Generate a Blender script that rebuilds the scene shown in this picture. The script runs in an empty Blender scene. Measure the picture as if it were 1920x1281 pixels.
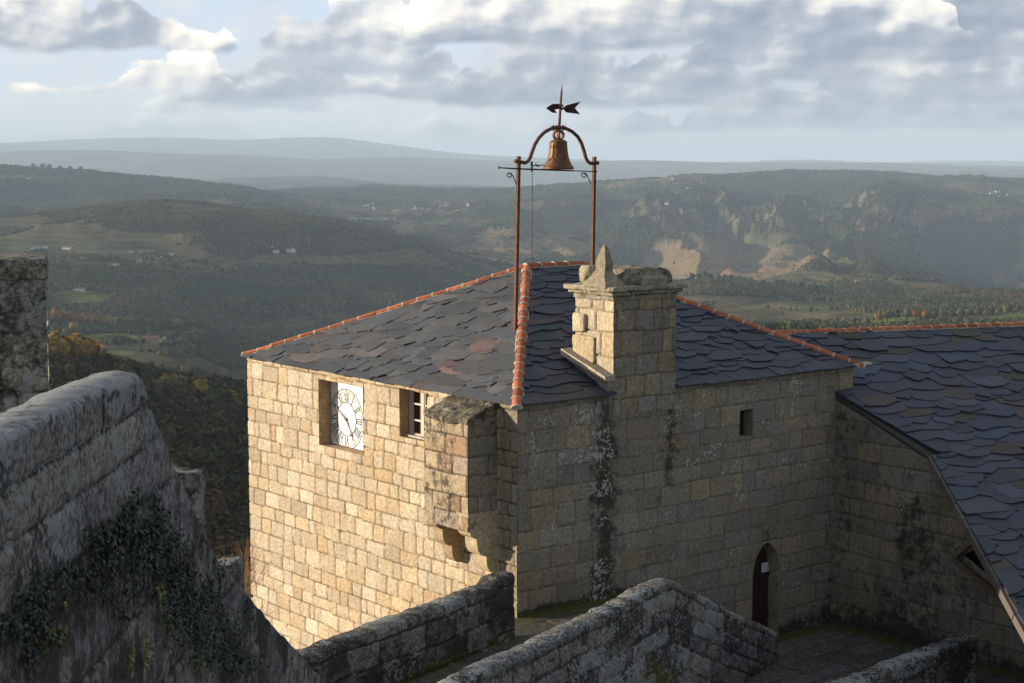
import bpy, math, random
import numpy as np
from mathutils import Vector

# ------------------------------------------------------------------ camera
sc = bpy.context.scene
COL = sc.collection
TH = math.radians(51.25)
F = np.array([math.cos(TH), math.sin(TH), 0.0])
RT = np.array([math.sin(TH), -math.cos(TH), 0.0])
FPX = 3075.0
PITCH = math.atan((640.5 - 310.0) / FPX)
CAM = -F * 33.4 - RT * 0.11 + np.array([0, 0, 11.0])
FW = F * math.cos(PITCH) + np.array([0, 0, -math.sin(PITCH)])
UP = F * math.sin(PITCH) + np.array([0, 0, math.cos(PITCH)])
cd = bpy.data.cameras.new("camera")
cam = bpy.data.objects.new("camera", cd)
COL.objects.link(cam)
cd.sensor_width = 36.0
cd.lens = 36.0 * FPX / 1920.0
cd.clip_start = 0.1
cd.clip_end = 400000.0
cam.location = CAM
cam.rotation_euler = (math.pi / 2 - PITCH, 0, TH - math.pi / 2)
sc.camera = cam

# ------------------------------------------------------------------ light
SUN = np.array([-1.0, 0.95, 0.255])
SUN = SUN / np.linalg.norm(SUN)
SUN_EL = math.asin(SUN[2])
SUN_AZ = math.atan2(SUN[0], SUN[1])          # clockwise from +Y
ld = bpy.data.lights.new("sun", 'SUN')
ld.energy = 5.0
ld.angle = math.radians(0.5)
ld.color = (1.0, 0.85, 0.64)
sun = bpy.data.objects.new("sun", ld)
COL.objects.link(sun)
sun.rotation_euler = Vector(SUN).to_track_quat('Z', 'Y').to_euler()
sun.location = (-40, 40, 60)

sc.view_settings.view_transform = 'Standard'
sc.view_settings.look = 'None'
sc.view_settings.gamma = 1.0
sc.view_settings.exposure = 0.85
sc.cycles.use_denoising = True
sc.cycles.max_bounces = 4
sc.cycles.diffuse_bounces = 2
sc.cycles.glossy_bounces = 2
sc.cycles.transmission_bounces = 2
sc.cycles.volume_bounces = 1
sc.cycles.sample_clamp_indirect = 6.0


class NG:
    """tiny node-graph writer"""
    def __init__(self, tree):
        self.t = tree
        self.n = tree.nodes
        self.l = tree.links

    def node(self, typ, **kw):
        nd = self.n.new(typ)
        for k, v in kw.items():
            setattr(nd, k, v)
        return nd

    def put(self, sock, v):
        if hasattr(v, 'is_output') or isinstance(v, bpy.types.NodeSocket):
            self.l.new(v, sock)
        elif v is not None:
            if isinstance(v, (tuple, list)) and len(v) == 3 and sock.type == 'RGBA':
                v = (*v, 1.0)
            sock.default_value = v

    def m(self, op, a, b=None, c=None, clamp=False):
        nd = self.node('ShaderNodeMath', operation=op, use_clamp=clamp)
        self.put(nd.inputs[0], a)
        if b is not None:
            self.put(nd.inputs[1], b)
        if c is not None:
            self.put(nd.inputs[2], c)
        return nd.outputs[0]

    def mix(self, fac, a, b, mode='MIX'):
        nd = self.node('ShaderNodeMix', data_type='RGBA', blend_type=mode)
        self.put(nd.inputs[0], fac)
        self.put(nd.inputs[6], a)
        self.put(nd.inputs[7], b)
        return nd.outputs[2]

    def ramp(self, x, lo, hi, a=0.0, b=1.0):
        nd = self.node('ShaderNodeMapRange', interpolation_type='SMOOTHSTEP')
        self.put(nd.inputs[0], x)
        self.put(nd.inputs[1], lo)
        self.put(nd.inputs[2], hi)
        self.put(nd.inputs[3], a)
        self.put(nd.inputs[4], b)
        return nd.outputs[0]

    def noise(self, vec, scale, detail=4.0, rough=0.55, dist=0.0):
        nd = self.node('ShaderNodeTexNoise')
        self.put(nd.inputs['Vector'], vec)
        self.put(nd.inputs['Scale'], scale)
        nd.inputs['Detail'].default_value = detail
        nd.inputs['Roughness'].default_value = rough
        nd.inputs['Distortion'].default_value = dist
        return nd.outputs['Fac']

    def voro(self, vec, scale, feature='F1'):
        nd = self.node('ShaderNodeTexVoronoi', feature=feature)
        self.put(nd.inputs['Vector'], vec)
        nd.inputs['Scale'].default_value = scale
        return nd.outputs['Distance']

    def xyz(self, x, y, z):
        nd = self.node('ShaderNodeCombineXYZ')
        self.put(nd.inputs[0], x)
        self.put(nd.inputs[1], y)
        self.put(nd.inputs[2], z)
        return nd.outputs[0]

    def vmul(self, v, s):
        nd = self.node('ShaderNodeVectorMath', operation='MULTIPLY')
        self.put(nd.inputs[0], v)
        nd.inputs[1].default_value = s
        return nd.outputs[0]


# ------------------------------------------------------------------ sky
def make_world():
    w = bpy.data.worlds.new("World")
    sc.world = w
    w.use_nodes = True
    g = NG(w.node_tree)
    g.n.clear()
    out = g.node('ShaderNodeOutputWorld')
    bg = g.node('ShaderNodeBackground')
    bg.inputs[1].default_value = 1.0
    g.l.new(bg.outputs[0], out.inputs[0])
    sky = g.node('ShaderNodeTexSky', sky_type='NISHITA')
    sky.sun_disc = False
    sky.sun_elevation = SUN_EL
    sky.sun_rotation = SUN_AZ
    sky.altitude = 600
    sky.air_density = 1.0
    sky.dust_density = 1.5
    skyc = g.mix(1.0, sky.outputs[0], (0.10, 0.10, 0.10), 'MULTIPLY')
    geo = g.node('ShaderNodeTexCoord')
    sep = g.node('ShaderNodeSeparateXYZ')
    g.l.new(geo.outputs['Generated'], sep.inputs[0])
    x, y, z = sep.outputs[0], sep.outputs[1], sep.outputs[2]
    # heading measured from the direction the valley opens to
    fx = g.m('ADD', g.m('MULTIPLY', x, float(F[0])), g.m('MULTIPLY', y, float(F[1])))
    rx = g.m('ADD', g.m('MULTIPLY', x, float(RT[0])), g.m('MULTIPLY', y, float(RT[1])))
    az = g.m('ARCTAN2', rx, fx)
    el = g.m('ARCSINE', z)

    def bump(px, py, sx, sy, amp):
        a = g.m('DIVIDE', g.m('SUBTRACT', az, (px - 960) / FPX), sx / FPX)
        b = g.m('DIVIDE', g.m('SUBTRACT', el, (310 - py) / FPX), sy / FPX)
        r2 = g.m('ADD', g.m('MULTIPLY', a, a), g.m('MULTIPLY', b, b))
        return g.m('MULTIPLY', g.m('EXPONENT', g.m('MULTIPLY', r2, -1.0)), amp)

    def total(items):
        s = None
        for it in items:
            v = bump(*it)
            s = v if s is None else g.m('ADD', s, v)
        return s

    az0, el0 = az, el
    pv = g.xyz(az, g.m('MULTIPLY', el, 1.5), 0.37)
    pw = g.xyz(g.m('ADD', az, -0.0032), g.m('MULTIPLY', g.m('ADD', el, 0.0030), 1.5), 0.37)
    n1 = g.noise(pv, 36, 6, 0.58)
    n2 = g.noise(pw, 36, 6, 0.58)
    n3 = g.noise(pv, 13, 3, 0.5)
    n4 = g.noise(g.xyz(g.m('ADD', az, -0.007), g.m('MULTIPLY', g.m('ADD', el, 0.006), 1.5), 0.37), 13, 3, 0.5)
    relief = g.m('ADD', g.m('MULTIPLY', g.m('SUBTRACT', n1, n2), .55), g.m('MULTIPLY', g.m('SUBTRACT', n3, n4), 2.2))
    nl = g.noise(pv, 15, 4, 0.5)
    cell = g.voro(g.xyz(g.m('ADD', az, g.m('MULTIPLY', n1, .012)), g.m('MULTIPLY', el, 1.7), 0.2), 55)
    puff = g.m('ADD', g.m('MULTIPLY', g.m('SUBTRACT', n1, 0.5), 0.026), g.m('MULTIPLY', g.m('SUBTRACT', 0.5, cell), 0.0050))
    azw = g.m('ADD', az, g.m('MULTIPLY', g.m('SUBTRACT', nl, .5), .06))
    clear = g.mix(g.ramp(el0, 0.0, 0.10), (0.51, 0.535, 0.55), (0.39, 0.46, 0.55))
    clear = g.mix(g.ramp(el0, 0.12, 0.5), clear, skyc)
    # thin veil of broken stratus behind the heaps
    east = g.ramp(azw, -0.05, 0.10, 0.0, .32)
    veil = g.m('MULTIPLY', g.ramp(g.m('ADD', g.m('ADD', nl, east), g.m('MULTIPLY', g.m('SUBTRACT', n1, .5), .5)), .38, .66), g.ramp(el0, 0.012, 0.045, 0.2, .85))
    c = g.mix(veil, clear, g.mix(g.m('SUBTRACT', n1, g.m('MULTIPLY', east, .6)), (0.26, 0.31, 0.385), (0.60, 0.59, 0.58)))
    # heaped clouds in rows: (base y, height, from x, to x, seed, lit, dark, opacity)
    rows_ = [(266, 50, 60, 560, 1.3, .70, .42, .40), (256, 46, 640, 1250, 2.9, .66, .36, .55), (248, 66, 1120, 2200, 4.2, .45, .14, .80),
             (232, 90, 1350, 2300, 5.3, .36, .08, .85), (206, 100, 1480, 2300, 6.1, .42, .08, .9), (214, 80, 250, 700, 19.1, .78, .40, .6),
             (192, 110, 330, 1250, 7.7, .84, .20, .88), (199, 96, 800, 1900, 8.4, .50, .04, .95), (182, 78, 0, 520, 9.9, .92, .38, .85),
             (164, 120, 900, 2300, 11.2, .60, .16, .92), (128, 150, 1250, 2300, 14.8, .48, .10, .9), (150, 110, 480, 900, 21.4, .85, .30, .7), (98, 190, 1480, 2300, 12.1, .42, .10, .95),
             (104, 150, 480, 830, 13.4, .80, .34, .8), (90, 210, 720, 1800, 15.3, 1.0, .20, 1.0), (104, 210, -500, 465, 17.6, .88, .14, 1.0)]
    for (by, th, xa, xb, sd, lit, drk, op) in rows_:
        sag = g.noise(g.xyz(az, sd + 3.0, 0.0), 9, 3, .5)
        b_ = g.m('ADD', (310 - by) / FPX, g.m('MULTIPLY', g.m('SUBTRACT', sag, .5), .016))
        h1 = g.noise(g.xyz(azw, sd, g.m('MULTIPLY', el, .3)), 13, 3, 0.55)
        win = g.m('MULTIPLY', g.ramp(azw, (xa - 960) / FPX, (xa + 90 - 960) / FPX), g.ramp(azw, (xb - 960) / FPX, (xb - 90 - 960) / FPX))
        H = g.m('MULTIPLY', g.m('MULTIPLY', g.m('ADD', g.ramp(h1, .30, .66), .10), th / FPX), g.m('ADD', g.m('MULTIPLY', win, .98), .02))
        top = g.m('ADD', b_, H)
        ed = g.m('SUBTRACT', g.m('ADD', top, puff), el0)             # >0 below the cloud top
        bs = g.m('SUBTRACT', g.m('ADD', el0, g.m('MULTIPLY', puff, .34)), b_)     # >0 above the base
        mk = g.m('MULTIPLY', g.ramp(ed, -0.0006, 0.0022), g.ramp(bs, -0.0022, 0.0034))
        mk = g.m('MULTIPLY', g.m('MULTIPLY', mk, g.ramp(win, .02, .4)), op)
        fr = g.m('DIVIDE', bs, g.m('ADD', H, 0.006), clamp=True)
        s = g.m('ADD', drk, g.m('MULTIPLY', g.m('POWER', fr, 1.25), lit - drk))
        s = g.m('ADD', s, g.m('MULTIPLY', relief, 1.25), clamp=True)
        cl = g.node('ShaderNodeValToRGB')
        cr = cl.color_ramp
        cr.elements[0].position = 0.0
        cr.elements[0].color = (0.155, 0.185, 0.24, 1)
        cr.elements[1].position = 1.0
        cr.elements[1].color = (1.25, 1.10, 0.86, 1)
        for pos, cc in ((0.30, (0.26, 0.285, 0.335, 1)), (0.55, (0.52, 0.505, 0.49, 1)), (0.8, (0.78, 0.71, 0.60, 1))):
            e = cr.elements.new(pos)
            e.color = cc
        g.put(cl.inputs[0], s)
        c = g.mix(mk, c, cl.outputs[0])
    # grey broken cloud overhead
    oh = g.noise(g.xyz(az0, g.m('MULTIPLY', el0, 1.5), 5.0), 5, 5, .6)
    over = g.mix(oh, (0.095, 0.125, 0.18), (0.30, 0.315, 0.33))
    c = g.mix(g.m('MULTIPLY', g.ramp(el0, 0.115, 0.22), g.ramp(oh, .36, .50, .35, .95)), c, over)
    g.l.new(c, bg.inputs[0])


make_world()

# ------------------------------------------------------------------ helpers
def ray(px, py):
    d = FW + RT * ((px - 960) / FPX) + UP * ((640.5 - py) / FPX)
    return d


def on_plane(px, py, p0, n):
    d = ray(px, py)
    n = np.array(n, float)
    t = np.dot(np.array(p0, float) - CAM, n) / np.dot(d, n)
    return CAM + d * t


def at_z(px, py, z):
    return on_plane(px, py, (0, 0, z), (0, 0, 1))


def at_depth(px, py, dep):
    return CAM + ray(px, py) * (dep / np.dot(ray(px, py), F))


def _h(ix, iy, iz, seed):
    n = (ix.astype(np.int64) * 374761393 + iy.astype(np.int64) * 668265263 + iz.astype(np.int64) * 2147483647 + seed * 144269) & 0xffffffff
    n = ((n ^ (n >> 13)) * 1274126177) & 0xffffffff
    n = ((n ^ (n >> 16)) * 2246822519) & 0xffffffff
    return ((n ^ (n >> 15)) & 0xffffff) / float(0xffffff)


def vnoise(x, y, seed=0):
    x = np.asarray(x, float)
    y = np.asarray(y, float)
    ix = np.floor(x)
    iy = np.floor(y)
    fx = x - ix
    fy = y - iy
    fx = fx * fx * fx * (fx * (fx * 6 - 15) + 10)
    fy = fy * fy * fy * (fy * (fy * 6 - 15) + 10)
    z = np.zeros_like(ix)
    a = _h(ix, iy, z, seed)
    b = _h(ix + 1, iy, z, seed)
    c = _h(ix, iy + 1, z, seed)
    d = _h(ix + 1, iy + 1, z, seed)
    return (a * (1 - fx) + b * fx) * (1 - fy) + (c * (1 - fx) + d * fx) * fy


def fbm(x, y, octaves=4, seed=0, gain=0.5, lac=2.03):
    s = 0
    amp = 1.0
    tot = 0
    for o in range(octaves):
        s = s + amp * vnoise(x, y, seed + o * 17)
        tot += amp
        amp *= gain
        x = x * lac + 3.1
        y = y * lac + 1.7
    return s / tot


def smooth(x, a, b):
    t = np.clip((x - a) / (b - a), 0, 1)
    return t * t * (3 - 2 * t)


def tag(o, label=None, cat=None, group=None, kind=None):
    if label:
        o['label'] = label
    if cat:
        o['category'] = cat
    if group:
        o['group'] = group
    if kind:
        o['kind'] = kind
    return o


def empty(name, loc, label, cat, group=None, rz=0.0):
    o = bpy.data.objects.new(name, None)
    COL.objects.link(o)
    o.location = tuple(float(v) for v in loc)
    o.rotation_euler = (0, 0, rz)
    o.empty_display_size = 0.2
    return tag(o, label, cat, group)


def root_loc(parent):
    l = np.zeros(3)
    while parent is not None:
        l = l + np.array(parent.location)
        parent = parent.parent
    return l


def build(name, verts, faces, mats, parent=None, cols=None, aux=None, smooth_=False, mi=None, local=False):
    """verts in world space unless local; faces = (M,4)/(M,3) array or list of lists"""
    verts = np.asarray(verts, float)
    if parent is not None and not local:
        verts = verts - root_loc(parent)
    me = bpy.data.meshes.new(name)
    if isinstance(faces, np.ndarray) and faces.ndim == 2:
        k = faces.shape[1]
        me.vertices.add(len(verts))
        me.vertices.foreach_set('co', verts.astype(np.float32).ravel())
        me.loops.add(faces.size)
        me.loops.foreach_set('vertex_index', faces.astype(np.int32).ravel())
        me.polygons.add(len(faces))
        me.polygons.foreach_set('loop_start', np.arange(0, faces.size, k, dtype=np.int32))
        me.update(calc_edges=True)
    else:
        me.from_pydata([tuple(v) for v in verts], [], [tuple(f) for f in faces])
        me.update()
    if not isinstance(mats, (list, tuple)):
        mats = [mats]
    for m in mats:
        me.materials.append(m)
    if mi is not None:
        me.polygons.foreach_set('material_index', np.asarray(mi, np.int32))
    for nm, arr in (('Col', cols), ('Aux', aux)):
        if arr is not None:
            a = np.ones((len(verts), 4), np.float32)
            a[:, :3] = np.asarray(arr)[:, :3]
            at = me.color_attributes.new(nm, 'FLOAT_COLOR', 'POINT')
            at.data.foreach_set('color', a.ravel())
    if smooth_:
        me.polygons.foreach_set('use_smooth', np.ones(len(me.polygons), bool))
    o = bpy.data.objects.new(name, me)
    COL.objects.link(o)
    if parent is not None:
        o.parent = parent
    return o


class MB:
    """collects simple solids into one mesh"""
    def __init__(self):
        self.v = []
        self.f = []
        self.mi = []
        self.c = []

    def add(self, vs, fs, mi=0, col=None):
        b = len(self.v)
        self.v += [tuple(float(c) for c in v) for v in vs]
        self.f += [[b + i for i in f] for f in fs]
        self.mi += [mi] * len(fs)
        self.c += [col if col is not None else (1, 1, 1)] * len(vs)

    def hexa(self, p, mi=0, col=None):
        """8 corners, bottom 4 then top 4 (same order)"""
        self.add(p, [(0, 3, 2, 1), (4, 5, 6, 7), (0, 1, 5, 4), (1, 2, 6, 5), (2, 3, 7, 6), (3, 0, 4, 7)], mi, col)

    def box(self, lo, hi, mi=0, col=None):
        x0, y0, z0 = lo
        x1, y1, z1 = hi
        self.hexa([(x0, y0, z0), (x1, y0, z0), (x1, y1, z0), (x0, y1, z0),
                   (x0, y0, z1), (x1, y0, z1), (x1, y1, z1), (x0, y1, z1)], mi, col)

    def tube(self, pts, r, n=8, mi=0, col=None, flat=None, cap=True):
        pts = [np.array(p, float) for p in pts]
        rs = r if isinstance(r, (list, tuple)) else [r] * len(pts)
        rings = []
        prev = None
        for i, p in enumerate(pts):
            if i == 0:
                d = pts[1] - p
            elif i == len(pts) - 1:
                d = p - pts[i - 1]
            else:
                d = pts[i + 1] - pts[i - 1]
            d = d / (np.linalg.norm(d) + 1e-9)
            if prev is None:
                a = np.array([0, 0, 1.0]) if abs(d[2]) < 0.9 else np.array([1.0, 0, 0])
            else:
                a = prev
            s = a - d * np.dot(a, d)
            s = s / (np.linalg.norm(s) + 1e-9)
            t = np.cross(d, s)
            prev = s
            ph = math.pi / n if n == 4 else 0
            rings.append([p + rs[i] * (math.cos(ph + 2 * math.pi * k / n) * s + math.sin(ph + 2 * math.pi * k / n) * t) for k in range(n)])
        vs = [v for rg in rings for v in rg]
        fs = []
        for i in range(len(rings) - 1):
            for k in range(n):
                fs.append((i * n + k, i * n + (k + 1) % n, (i + 1) * n + (k + 1) % n, (i + 1) * n + k))
        if cap:
            fs.append(tuple(range(n))[::-1])
            fs.append(tuple((len(rings) - 1) * n + k for k in range(n)))
        self.add(vs, fs, mi, col)

    def prism(self, poly, ext, mi=0, col=None):
        """poly: list of 3D points (planar), ext: 3D vector"""
        n = len(poly)
        p = [np.array(q, float) for q in poly]
        e = np.array(ext, float)
        vs = p + [q + e for q in p]
        fs = [tuple(range(n))[::-1], tuple(range(n, 2 * n))]
        for k in range(n):
            fs.append((k, (k + 1) % n, n + (k + 1) % n, n + k))
        self.add(vs, fs, mi, col)

    def build(self, name, mats, parent=None, smooth_=False, cols=False, local=False, aux=None):
        c = np.array(self.c) if cols else None
        a = np.tile(np.array(aux, float), (len(self.v), 1)) if aux is not None else None
        o = build(name, np.array(self.v), self.f, mats, parent, cols=c, aux=a, smooth_=smooth_, mi=self.mi, local=local)
        return o


def fix_normals(o):
    import bmesh
    bm = bmesh.new()
    bm.from_mesh(o.data)
    bmesh.ops.recalc_face_normals(bm, faces=bm.faces)
    bm.to_mesh(o.data)
    bm.free()


# ------------------------------------------------------------------ materials
def new_mat(name):
    m = bpy.data.materials.new(name)
    m.use_nodes = True
    g = NG(m.node_tree)
    g.n.clear()
    out = g.node('ShaderNodeOutputMaterial')
    b = g.node('ShaderNodeBsdfPrincipled')
    g.l.new(b.outputs[0], out.inputs[0])
    return m, g, b


def bump_to(g, b, h, strength, dist):
    bp = g.node('ShaderNodeBump')
    bp.inputs['Strength'].default_value = strength
    bp.inputs['Distance'].default_value = dist
    g.put(bp.inputs['Height'], h)
    g.l.new(bp.outputs[0], b.inputs['Normal'])


def stone_mat(name, grain=28.0, contrast=0.5, spot=9.0, mottle=0.35, lich=(0.46, 0.46, 0.43)):
    m, g, b = new_mat(name)
    col = g.node('ShaderNodeVertexColor', layer_name='Col').outputs[0]
    auxn = g.node('ShaderNodeVertexColor', layer_name='Aux')
    sp = g.node('ShaderNodeSeparateColor')
    g.l.new(auxn.outputs[0], sp.inputs[0])
    L, G, M = sp.outputs[0], sp.outputs[1], sp.outputs[2]
    pos = g.node('ShaderNodeNewGeometry').outputs['Position']
    n1 = g.noise(pos, grain, 5, 0.75)
    n0 = g.noise(pos, 1.7, 4, 0.6)
    n1b = g.noise(pos, grain * 0.36, 4, 0.8)
    k = g.m('ADD', g.m('MULTIPLY', g.m('ADD', g.m('MULTIPLY', n1, .5), g.m('MULTIPLY', n1b, .5)), 3.0 * contrast), 1.0 - 1.5 * contrast)
    k = g.m('MULTIPLY', k, g.m('ADD', 0.72, g.m('MULTIPLY', n0, 0.56)))
    kk = g.node('ShaderNodeCombineColor')
    for i in range(3):
        g.l.new(k, kk.inputs[i])
    c = g.mix(1.0, col, kk.outputs[0], 'MULTIPLY')
    # fine crusty mottling
    mo = g.noise(pos, spot * 1.5, 7, 0.82)
    dk_ = g.node('ShaderNodeCombineColor')
    kv = g.ramp(mo, 0.38, 0.60, 1.0 - mottle * 1.3, 1.0 + mottle * 0.8)
    for i in range(3):
        g.l.new(kv, dk_.inputs[i])
    c = g.mix(1.0, c, dk_.outputs[0], 'MULTIPLY')
    # dark crust
    ng = g.noise(pos, spot * 0.45, 8, 0.72)
    gm = g.ramp(g.m('ADD', ng, g.m('MULTIPLY', G, 0.62)), 0.66, 0.86)
    c = g.mix(g.m('MULTIPLY', gm, 0.88), c, (0.030, 0.028, 0.026))
    # moss
    nm = g.noise(pos, spot * 0.7, 7, 0.7)
    mm = g.ramp(g.m('ADD', nm, g.m('MULTIPLY', M, 0.62)), 0.72, 0.85)
    c = g.mix(mm, c, g.mix(n1, (0.035, 0.045, 0.012), (0.10, 0.095, 0.02)))
    # lichen: small discs and broken crusts
    vv = g.voro(pos, spot * 1.6)
    n3 = g.noise(pos, spot, 8, 0.75)
    n4 = g.noise(pos, spot * 0.28, 3, 0.5)
    q = g.m('ADD', g.m('MULTIPLY', n3, 0.75), g.m('MULTIPLY', g.m('SUBTRACT', 0.5, vv), 0.30))
    q = g.m('ADD', q, g.m('MULTIPLY', g.m('SUBTRACT', n4, 0.5), 0.5))
    lm = g.ramp(g.m('ADD', q, g.m('MULTIPLY', L, 0.42)), 0.66, 0.74)
    c = g.mix(g.m('MULTIPLY', lm, 0.85), c, g.mix(n1, tuple(v * 0.62 for v in lich), tuple(min(1, v * 1.25) for v in lich)))
    g.put(b.inputs['Base Color'], c)
    b.inputs['Roughness'].default_value = 0.92
    b.inputs['Specular IOR Level'].default_value = 0.25
    bump_to(g, b, g.m('ADD', n1, g.m('MULTIPLY', lm, 0.5)), 0.7, 0.012)
    return m


def simple_mat(name, col, rough=0.7, metal=0.0, var=0.25, scale=12.0, bump=0.0, col2=None, spec=0.4):
    m, g, b = new_mat(name)
    pos = g.node('ShaderNodeTexCoord').outputs['Object']
    n = g.noise(pos, scale, 6, 0.65)
    if col2 is None:
        a = tuple(v * (1 - var) for v in col)
        c2 = tuple(min(1, v * (1 + var)) for v in col)
    else:
        a, c2 = col, col2
    c = g.mix(g.ramp(n, 0.3, 0.7), a, c2)
    g.put(b.inputs['Base Color'], c)
    b.inputs['Roughness'].default_value = rough
    b.inputs['Metallic'].default_value = metal
    b.inputs['Specular IOR Level'].default_value = spec
    if bump:
        bump_to(g, b, n, 0.6, bump)
    return m


def attr_mat(name, rough=0.8, scale=6.0, var=0.4, bump=0.0, spec=0.3, streak=None):
    m, g, b = new_mat(name)
    col = g.node('ShaderNodeVertexColor', layer_name='Col').outputs[0]
    pos = g.node('ShaderNodeNewGeometry').outputs['Position']
    if streak:
        pos = g.vmul(pos, streak)
    n = g.noise(pos, scale, 6, 0.7)
    k = g.m('ADD', g.m('MULTIPLY', n, 2 * var), 1 - var)
    kk = g.node('ShaderNodeCombineColor')
    for i in range(3):
        g.l.new(k, kk.inputs[i])
    c = g.mix(1.0, col, kk.outputs[0], 'MULTIPLY')
    g.put(b.inputs['Base Color'], c)
    b.inputs['Roughness'].default_value = rough
    b.inputs['Specular IOR Level'].default_value = spec
    if bump:
        bump_to(g, b, n, 0.6, bump)
    return m


M_STONE = stone_mat("granite_ashlar", contrast=0.6, mottle=0.22)
M_NEAR = stone_mat("weathered_granite", grain=40, contrast=0.6, spot=12.0, mottle=0.55, lich=(0.30, 0.31, 0.31))
M_MORTAR = simple_mat("lime_mortar", (0.42, 0.37, 0.29), 0.95, scale=30, bump=0.005)


def slate_mat():
    m, g, b = new_mat("slate")
    col = g.node('ShaderNodeVertexColor', layer_name='Col').outputs[0]
    pos = g.node('ShaderNodeNewGeometry').outputs['Position']
    n = g.noise(pos, 5.0, 7, 0.7)
    n9 = g.noise(pos, 17.0, 5, 0.8)
    k = g.m('ADD', g.m('MULTIPLY', g.m('ADD', g.m('MULTIPLY', n, .6), g.m('MULTIPLY', n9, .4)), 1.9), 0.06)
    kk = g.node('ShaderNodeCombineColor')
    for i in range(3):
        g.l.new(k, kk.inputs[i])
    c = g.mix(1.0, col, kk.outputs[0], 'MULTIPLY')
    # sparse pale lichen specks
    v = g.voro(pos, 3.2)
    n2 = g.noise(pos, 22, 5, 0.7)
    sp = g.ramp(g.m('ADD', v, g.m('MULTIPLY', n2, 0.30)), 0.17, 0.22, 1.0, 0.0)
    c = g.mix(g.m('MULTIPLY', sp, 0.8), c, (0.30, 0.29, 0.24))
    g.put(b.inputs['Base Color'], c)
    g.put(b.inputs['Roughness'], g.m('ADD', 0.42, g.m('MULTIPLY', n, 0.3)))
    b.inputs['Specular IOR Level'].default_value = 0.45
    bump_to(g, b, g.noise(pos, 14.0, 6, 0.7), 0.35, 0.02)
    return m


M_SLATE = slate_mat()
M_TILE = attr_mat("terracotta", 0.85, 11, 0.75, 0.008)
M_RUST = simple_mat("rusty_iron", (0.070, 0.028, 0.017), 0.8, 0.15, col2=(0.17, 0.075, 0.042), scale=18, bump=0.004)
M_RUSTD = simple_mat("dark_rusty_iron", (0.028, 0.012, 0.010), 0.75, 0.2, col2=(0.075, 0.026, 0.018), scale=14, bump=0.003)
M_BRONZE = simple_mat("old_bronze", (0.085, 0.040, 0.018), 0.55, 0.3, col2=(0.20, 0.092, 0.038), scale=9, bump=0.004)
M_WOOD = attr_mat("old_timber", 0.85, 9, 0.5, 0.006, streak=(6, 6, 1.2))
M_WHITE = simple_mat("white_enamel", (0.70, 0.69, 0.66), 0.55, col2=(0.84, 0.85, 0.86), scale=5)
M_BLACK = simple_mat("black_enamel", (0.02, 0.02, 0.02), 0.5, var=0.3)
M_GREYP = simple_mat("grey_painted_metal", (0.16, 0.16, 0.15), 0.5, var=0.2)
M_PAPER = simple_mat("paper", (0.75, 0.76, 0.82), 0.8, var=0.04)
M_INK = simple_mat("ink", (0.10, 0.10, 0.14), 0.8)
M_DARK = simple_mat("dark_interior", (0.012, 0.011, 0.010), 0.9)  # near-black panels painting the unlit inside of the slit and loft


def glass_mat():
    m, g, b = new_mat("window_glass")
    b.inputs['Base Color'].default_value = (0.05, 0.028, 0.012, 1)
    b.inputs['Roughness'].default_value = 0.12
    b.inputs['Specular IOR Level'].default_value = 0.35
    return m


M_GLASS = glass_mat()


# ------------------------------------------------------------------ masonry
class Courses:
    def __init__(self, seed, u0, u1, v0, v1, ch=(0.32, 0.46), bw=(0.3, 0.75)):
        r = random.Random(seed)
        self.seed = seed
        vs = [v0]
        while vs[-1] < v1:
            vs.append(vs[-1] + r.uniform(*ch))
        self.vs = np.array(vs)
        self.us = []
        for i in range(len(vs)):
            u = u0 - r.uniform(0, bw[1])
            us = [u]
            while us[-1] < u1 + bw[1]:
                us.append(us[-1] + (r.uniform(*bw) if r.random() < 0.85 else r.uniform(bw[0] * .55, bw[0])))
            self.us.append(np.array(us))

    def look(self, u, v):
        """distance to nearest joint, block id, with wobbling joints"""
        s = self.seed
        q = getattr(self, 'wobble', 1.0) * 0.07
        uw = u + (fbm(u * 2.2, v * 2.2, 3, s) - .5) * q
        vw = v + (fbm(u * 1.3 + 9, v * 2.0, 3, s + 5) - .5) * q
        ci = np.clip(np.searchsorted(self.vs, vw) - 1, 0, len(self.vs) - 2)
        dv = np.minimum(vw - self.vs[ci], self.vs[ci + 1] - vw)
        du = np.zeros_like(u)
        bi = np.zeros(u.shape, int)
        for c in np.unique(ci):
            k = ci == c
            arr = self.us[c]
            j = np.clip(np.searchsorted(arr, uw[k]) - 1, 0, len(arr) - 2)
            du[k] = np.minimum(uw[k] - arr[j], arr[j + 1] - uw[k])
            bi[k] = j
        # rounded corners
        rr = 0.05
        a = np.maximum(rr - du, 0)
        b = np.maximum(rr - dv, 0)
        d = np.where((a > 0) & (b > 0), rr - np.sqrt(a * a + b * b), np.minimum(du, dv))
        return d, ci * 131 + bi * 7


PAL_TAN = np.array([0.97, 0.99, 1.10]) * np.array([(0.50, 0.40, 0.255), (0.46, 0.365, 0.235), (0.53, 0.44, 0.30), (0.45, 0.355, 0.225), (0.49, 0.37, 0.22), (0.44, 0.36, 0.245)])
PAL_GREY = np.array([(0.17, 0.165, 0.155), (0.20, 0.185, 0.165), (0.145, 0.14, 0.14), (0.21, 0.19, 0.155), (0.18, 0.165, 0.17)])


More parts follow.
